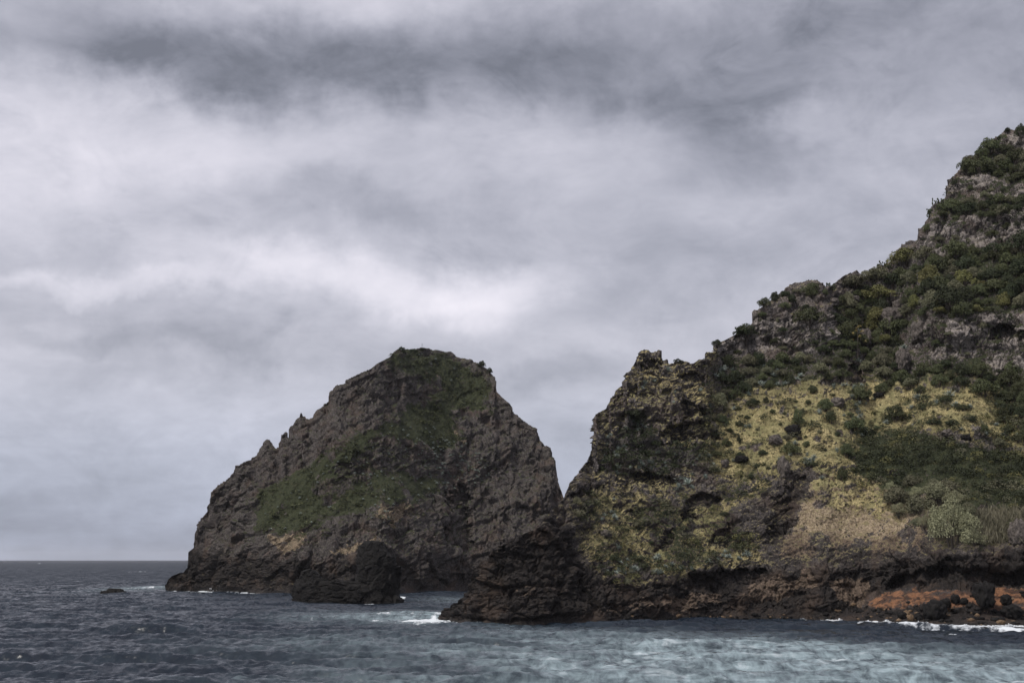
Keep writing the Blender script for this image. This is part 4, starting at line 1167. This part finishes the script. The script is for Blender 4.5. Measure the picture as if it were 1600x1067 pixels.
for a_ in [(1484, 618, 12, 'large blue grey agave on the upper right grass'), (1492, 636, 11, 'large pale agave just below the blue grey one on the right'),
           (1424, 639, 9, 'pale agave left of the cluster on the right grass'), (1433, 623, 10, 'agave at the centre of the right grass cluster'), (1427, 662, 8, 'agave right of the broad dark shrub'),
           (1192, 604, 11, 'spiky agave at the very top of the grass slope'), (1141, 620, 11, 'agave at the upper left corner of the grass slope'), (1170, 618, 9, 'pale agave beside the dark oval bush'),
           (1243, 693, 9, 'agave just above the round dark green bush on the grass'), (1280, 648, 10, 'pale agave clump beside a dark shrub on the slope'), (1096, 607, 10, 'blue green agave on the left crag near the grass'),
           (1041, 580, 9, 'pale agave below the rock knob on the left crag'), (1411, 543, 9, 'agave sitting on top of the leaning rock pillar'), (1334, 524, 12, 'large blue green agave below the left shrubs by the wedge rock'),
           (1075, 757, 12, 'blue grey agave right of the left shaded overhang'), (1062, 762, 10, 'agave at the right end of the left shaded overhang'), (965, 858, 11, 'agave low on the left grass above the dark rock'),
           (1285, 748, 8, 'agave at the upper left corner of the tan slope'), (1540, 682, 8, 'pale agave left of the sandy patch on the right'), (1330, 622, 8, 'agave right of the pinkish slope rock')]:
    add_agave(*a_)


def fill_ag(poly, n, wr_, seed, clump=0.6):
    rng = random.Random(seed); P_ = np.array(poly); lo, hi = P_.min(0), P_.max(0); got = 0; last = None; tries = 0
    while got < n and tries < 4000:
        tries += 1
        if last and rng.random() < clump: px, py = last[0] + rng.gauss(0, 9), last[1] + rng.gauss(0, 5)
        else: px, py = rng.uniform(lo[0], hi[0]), rng.uniform(lo[1], hi[1])
        if not inside(px, py, poly): continue
        add_agave(px, py, rng.uniform(*wr_)); last = (px, py); got += 1


fill_ag(P_GRASS_MAIN, 90, (4, 8), 1)
fill_ag([(1100, 620), (1130, 570), (1260, 560), (1250, 600), (1180, 620), (1120, 650)], 34, (5, 9), 2)
fill_ag([(935, 750), (940, 690), (985, 650), (1060, 690), (1110, 695), (1120, 720), (1060, 735), (990, 745)], 50, (4, 8), 3)
fill_ag([(1000, 765), (1080, 740), (1130, 750), (1060, 775), (1000, 775)], 18, (5, 9), 4)
fill_ag([(940, 895), (950, 855), (1010, 865), (1090, 870), (1150, 855), (1200, 860), (1190, 885), (1080, 895), (1000, 905)], 50, (4, 9), 5)
fill_ag([(915, 790), (960, 770), (1000, 800), (940, 825)], 10, (4, 7), 6)
fill_ag([(985, 610), (1020, 585), (1100, 590), (1100, 620), (1030, 640)], 14, (4, 8), 7)
label_all(AGAVES, 'agave')
for i, s_ in enumerate(AGAVES):
    p, n_, _, _ = at(H, s_['px'], s_['py'])
    u = p[1] / F_PX
    r_ = s_['w'] * u * 1.1
    o = link('agave', AG[i % 4], label=s_['label'], cat='agave', group='agaves on the headland', loc=(p[0], p[1] - 0.1, p[2] + 0.05))
    o.rotation_euler = (0.35, 0, random.random() * 6.28); o.scale = (r_, r_, r_ * 0.95)


def flower_stalk(px, py, hpx, L, label, mat):
    p, _, _, _ = at(L, px, py)
    u = p[1] / F_PX; h_ = hpx * u
    e = link('flowering_agave', None, label=label, cat='agave', loc=tuple(p))
    link('rosette', AG[0], parent=e).scale = (h_ * .16,) * 3
    v, f = tube([(0, 0, 0), (0.01 * h_, 0, h_ * .5), (0.03 * h_, 0, h_)], [0.016 * h_, 0.013 * h_, 0.008 * h_])
    link('stalk', mesh_np('stalk', v, f, [M_BARK], True), parent=e)
    rng = np.random.default_rng(int(px))
    parts = []
    for i in range(9):
        z_ = h_ * (0.55 + 0.05 * i); a_ = i * 2.4; rr_ = h_ * 0.16 * (1.15 - 0.09 * i)
        c = (0.02 * h_ + math.cos(a_) * rr_, math.sin(a_) * rr_, z_)
        parts.append(leaf_cloud(rng, 14, [(c, h_ * 0.045)], h_ * 0.022))
    v, f = joined(parts)
    link('flower_heads', mesh_np('flower_heads', v, f, [mat], False), parent=e)


flower_stalk(1341, 566, 60, H, 'flowering agave with a tall stalk of yellow flower heads among the shrubs', M_FLOWER)
flower_stalk(658.5, 545, 9, I, 'lone flowering agave stalk on the very top of the islet', M_DARK)


# prickly clumps on the skyline
def cactus_clump(px, py, w_, h_, label):
    p, _, _, _ = at(H, px, py)
    u = p[1] / F_PX; rng = np.random.default_rng(int(px))
    e = link('cactus', None, label=label, cat='cactus', group='cacti on the skyline', loc=tuple(p))
    v0, f0 = ICO[1]
    for i in range(7):
        x0 = (i - 3) / 7 * w_ * u + rng.normal() * .1; hh = h_ * u * rng.uniform(.55, 1.1)
        parts = []
        z_ = -0.4
        while z_ < hh:
            s_ = 0.38 * rng.uniform(.8, 1.2)
            parts.append((v0 * np.array((s_ * .75, .22, s_)) + np.array((x0 + rng.normal() * .18, rng.normal() * .2, z_ + s_)), f0)); z_ += s_ * 1.4
        v, f = joined(parts)
        link('stem', mesh_np('stem', v, f, [M_DARK], True), parent=e)


cactus_clump(1382, 417, 24, 8, 'dark cactus clump on the skyline rock right of the rounded knob')
cactus_clump(1467, 322, 24, 13, 'dark upright cactus clump on the skyline ledge under the topmost cliff')
cactus_clump(1451, 338, 9, 11, 'small cactus clump on the skyline lower left of the upright clump')
cactus_clump(1297, 452, 14, 8, 'cactus clump on the skyline right of the big rounded bush')


# ---- uncountable cover
def scatter(poly, n, seed, L=H):
    rng = random.Random(seed); P_ = np.array(poly, float); lo, hi = P_.min(0), P_.max(0)
    px = np.array([rng.uniform(lo[0], hi[0]) for _ in range(n)]); py = np.array([rng.uniform(lo[1], hi[1]) for _ in range(n)])
    ok = polymask(px, py, poly, 0.5) > 0.5
    return [at(L, a_, b_) for a_, b_ in zip(px[ok], py[ok])]


rng = np.random.default_rng(5)
parts = []
mix_ = []
P_RIGHTMIX = [(1335, 660), (1350, 625), (1420, 610), (1440, 600), (1530, 600), (1600, 640), (1600, 720), (1480, 690), (1420, 672), (1345, 690)]
P_SCRUBRIM = [(1300, 735), (1322, 690), (1360, 655), (1440, 650), (1520, 670), (1640, 690), (1640, 740), (1480, 720), (1400, 760), (1370, 790), (1330, 770)]
P_SLOPELEFT = [(1095, 560), (1260, 556), (1240, 592), (1180, 612), (1130, 640), (1108, 690), (1092, 640)]
for (p, n_, _, _) in scatter(P_SCRUB, 1000, 11) + scatter(P_RIGHTMIX, 170, 51) + scatter(P_SCRUBRIM, 260, 52) + scatter(P_SLOPELEFT, 150, 53) + scatter(P_GRASS_LOW, 300, 54) + scatter(P_GRASS_MAIN, 260, 56) + scatter([(1085, 705), (1095, 640), (1130, 640), (1150, 680), (1130, 740), (1090, 745)], 70, 57) + scatter(P_REED, 150, 55):
    r_ = 0.6 + 2.3 * rng.random() ** 2 if p[2] < 62 else rng.uniform(0.5, 1.5)
    v, f = leaf_cloud(rng, 170, [((0, 0, 0.1), 0.8), ((rng.normal() * .6, rng.normal() * .6, .25), .5)], 0.095)
    parts.append((v * np.array((r_, r_, r_ * rng.uniform(0.5, 1.0))) + p, f))
    zone = perlin(np.array([p / 9.0]))[0] + 0.42 * rng.normal()
    mix_.append(np.full(len(f), 0 if zone < -0.05 else 1 if zone < 0.32 else 2 if zone < 0.55 else 3))
v, f = joined(parts)
link('low_scrub', mesh_np('low_scrub', v, f, [M_DARK, M_BUSH, M_YELG, M_OLIVE], False, None, np.concatenate(mix_)), kind='stuff', label='low mixed green scrub covering the slope above the reeds', cat='scrub')

parts = []
for (p, n_, _, _) in scatter(P_CRAGGREEN, 220, 12) + scatter(P_SHRUBLAND, 1100, 13):
    r_ = rng.uniform(0.6, 1.9)
    v, f = leaf_cloud(rng, 70, [((0, 0, 0.1), 0.9)], 0.17)
    parts.append((v * np.array((r_, r_, r_ * 0.7)) + p, f))
v, f = joined(parts)
link('undergrowth', mesh_np('undergrowth', v, f, [M_DARK], False), kind='stuff', label='patchy green undergrowth between the shrubs and crags', cat='undergrowth')  # dark leaf colour stands in for shade in the gaps between shrubs

parts = []
for (p, n_, _, _) in scatter(P_IG1, 800, 14, I) + scatter(P_IG2, 600, 15, I) + scatter([(380, 850), (400, 780), (520, 690), (620, 640), (700, 640), (770, 660), (800, 740), (720, 800), (600, 820), (480, 850)], 520, 16, I):
    r_ = 0.6 + 2.2 * rng.random() ** 2
    v, f = leaf_cloud(rng, 40, [((0, 0, 0.0), 0.9)], 0.2)
    parts.append((v * np.array((r_, r_, r_ * 0.5)) + p, f))
v, f = joined(parts)
link('islet_scrub', mesh_np('islet_scrub', v, f, [M_BUSH], False), kind='stuff', label='low green scrub on the shoulders of the islet', cat='scrub')

parts = []; mix_ = []
for (p, n_, _, _) in scatter(P_GRASS_MAIN, 1700, 61) + scatter(P_GRASS_LOW, 1500, 62) + scatter(P_TANTOP, 350, 63) + scatter(P_TAN, 300, 64):
    r_ = rng.uniform(0.12, 0.5)
    v, f = leaf_cloud(rng, 12, [((0, 0, 0.2), 0.8)], 0.45)
    parts.append((v * r_ + p, f)); mix_.append(np.full(len(f), int(rng.integers(0, 4))))
v, f = joined(parts)
link('herb_tufts', mesh_np('herb_tufts', v, f, [M_DARK, M_BUSH, M_OLIVE, M_BARK], False, None, np.concatenate(mix_)), kind='stuff', label='tiny dark herb tufts speckling the open grass slopes', cat='herbs')

# pale agaves far off on the islet, too small to pick apart
parts = []
v0 = np.array([x.co[:] for x in AG[1].vertices]); f0 = np.array([list(x.vertices) for x in AG[1].polygons])
for poly, n_ in (([(655, 690), (700, 685), (760, 705), (770, 740), (720, 770), (660, 750)], 240), ([(560, 720), (620, 650), (690, 680), (700, 770), (640, 820), (560, 820)], 130), ([(400, 850), (400, 780), (560, 690), (600, 700), (500, 830)], 45), (P_IG2, 50)):
    for (p, nn_, _, _) in scatter(poly, n_, 20 + n_, I):
        r_ = rng.uniform(0.5, 1.3)
        parts.append((v0 * r_ + p - nn_ * -0.3, f0))
v, f = joined(parts)
link('far_agaves', mesh_np('far_agaves', v, f, [M_AGAVE], False), kind='stuff', label='pale agaves dotted over the face of the islet', cat='agaves')


def blades(pts, h0, h1, n, spread, mat, name, label, cat, wd=0.06):
    pts = np.repeat(np.array(pts), n, 0); k = len(pts)
    base = pts + rng.normal(size=(k, 3)) * np.array((spread, spread, 0)); base[:, 2] -= 0.15
    hh = rng.uniform(h0, h1, k) * np.repeat(rng.uniform(0.45, 1.15, k // n), n)
    lean = np.repeat(rng.normal(size=(k // n, 2)) * 0.28, n, 0)
    tip = base + np.stack([(rng.normal(size=k) * .2 + lean[:, 0]) * hh, (rng.normal(size=k) * .2 + lean[:, 1]) * hh, hh], 1)
    a_ = rng.random(k) * 3.14
    sd = np.stack([np.cos(a_), np.sin(a_), 0 * a_], 1) * wd
    mid = (base + tip) / 2 + rng.normal(size=(k, 3)) * 0.04 * hh[:, None]
    V = np.stack([base - sd * .6, base + sd * .6, mid + sd, tip, mid - sd], 1).reshape(-1, 3)
    i0 = np.arange(k) * 5
    Fc = np.concatenate([np.stack([i0, i0 + 1, i0 + 2], 1), np.stack([i0, i0 + 2, i0 + 4], 1), np.stack([i0 + 4, i0 + 2, i0 + 3], 1)])
    link(name, mesh_np(name, V, Fc, [mat], False), kind='stuff', label=label, cat=cat)


blades([q[0] for q in scatter([(1500, 806), (1540, 800), (1600, 796), (1750, 800), (1750, 850), (1600, 846), (1520, 850)], 1900, 31)], 0.6, 3.0, 11, 0.9, M_REED, 'reed_bed', 'dense dry reeds above the shore cliff on the right', 'reeds', 0.075)
tuft = []
for poly, n_, sd_ in ((P_GRASS_MAIN, 6000, 41), (P_GRASS_LOW, 3000, 42), (P_CRAGGRASS, 900, 43), (P_TAN, 1200, 44)):
    tuft += [q[0] for q in scatter(poly, n_, sd_) if H.cover[q[2], q[3], 0] > 0.45 or H.cover[q[2], q[3], 2] > 0.5]
blades(tuft, 0.25, 0.75, 7, 0.25, M_STRAW, 'dry_grass', 'dry yellow grass tufts on the open slopes', 'grass', 0.05)


# ---- loose stones along the foot of the cliffs
parts = []; mix_ = []
v0, f0 = ICO[1]
for (p, n_, _, _) in scatter([(1240, 968), (1300, 955), (1340, 945), (1400, 950), (1620, 956), (1620, 977), (1453, 976), (1330, 969)], 420, 81) + scatter(P_ORANGE, 110, 82) + scatter([(900, 970), (1000, 962), (1240, 960), (1240, 967), (1000, 969)], 160, 83):
    r_ = 0.16 + 0.75 * rng.random() ** 3
    parts.append((v0 * (1 + 0.22 * rng.normal(size=(len(v0), 1))) * np.array((r_ * rng.uniform(.8, 1.5), r_, r_ * .7)) + p + np.array((0, 0, r_ * .25)), f0))
    mix_.append(np.full(len(f0), int(rng.random() < 0.22)))
v, f = joined(parts)
link('shore_rubble', mesh_np('shore_rubble', v, f, [M_BLACK, M_TANR], False, None, np.concatenate(mix_)), kind='stuff', label='loose dark stones along the rock shelf at the foot of the cliffs', cat='rubble')


# ---- breaking water against the shore
def spray(px0, px1, py, hpx, seed, name_label):
    rg = np.random.default_rng(seed); parts = []
    bumps = [(rg.uniform(px0 + 3, px1 - 3), rg.uniform(2, 6)) for _ in range(2)]
    for i in range(int((px1 - px0) * 7)):
        px = rg.uniform(px0, px1); c = sea_at(px, py + rg.normal() * 0.5)
        env = math.sin((px - px0) / (px1 - px0) * math.pi) ** 0.6
        hh = hpx * c[1] / F_PX * env * (0.22 + sum(math.exp(-((px - b_) / w_) ** 2) for b_, w_ in bumps)) * rg.uniform(0, 1.0) ** 1.6
        r_ = rg.uniform(.04, .15)
        v0, f0 = ICO[1]
        parts.append((v0 * np.array((r_ * 1.7, r_, r_ * .6 + hh * .12)) * (1 + .35 * rg.normal(size=(len(v0), 1))) + np.array((c[0], c[1] + rg.normal() * .5, hh)), f0))
    v, f = joined(parts)
    link('breaking_wave', mesh_np('breaking_wave', v, f, [M_FOAM], True), kind='stuff', label=name_label, cat='surf')


m, g, b = new_mat('surf_foam')
p = g.n.new('ShaderNodeTexCoord').outputs['Object']
g.l.new(g.mix(g.noise(p, 1.5, 5, 0.6), (0.60, 0.64, 0.67, 1), (0.85, 0.87, 0.88, 1)), b.inputs['Base Color'])
b.inputs['Roughness'].default_value = 0.8
M_FOAM = m
spray(1340, 1430, 973, 4, 1, 'white surf line breaking on the shelf left of the tan stone')
spray(1425, 1456, 976, 5, 2, 'highest white surf splash in front of the black boulders')
spray(1498, 1600, 978, 4, 3, 'white surf line along the shelf at the far right')
spray(1280, 1318, 969, 2, 4, 'short surf line left of the orange bank')
spray(310, 346, 923, 4, 5, 'white surf at the left foot of the islet')


# ------------------------------------------------------------------ sea haze
hm = bpy.data.materials.new('sea_haze'); hm.use_nodes = True
ht = hm.node_tree; ht.nodes.clear()
ho = ht.nodes.new('ShaderNodeOutputMaterial'); hv = ht.nodes.new('ShaderNodeVolumePrincipled')
hv.inputs['Color'].default_value = (0.93, 0.95, 1.0, 1); hv.inputs['Density'].default_value = 1.9e-5
ht.links.new(hv.outputs[0], ho.inputs['Volume'])
hx, hz0, hz1 = 33000.0, -8.0, 190.0
hverts = [(x, y, z) for z in (hz0, hz1) for (x, y) in ((-hx, -hx), (hx, -hx), (hx, hx), (-hx, hx))]
hme = mesh_np('haze', hverts, [(3, 2, 1, 0), (4, 5, 6, 7), (0, 1, 5, 4), (1, 2, 6, 5), (2, 3, 7, 6), (3, 0, 4, 7)], [hm])
link('haze', hme, kind='stuff')
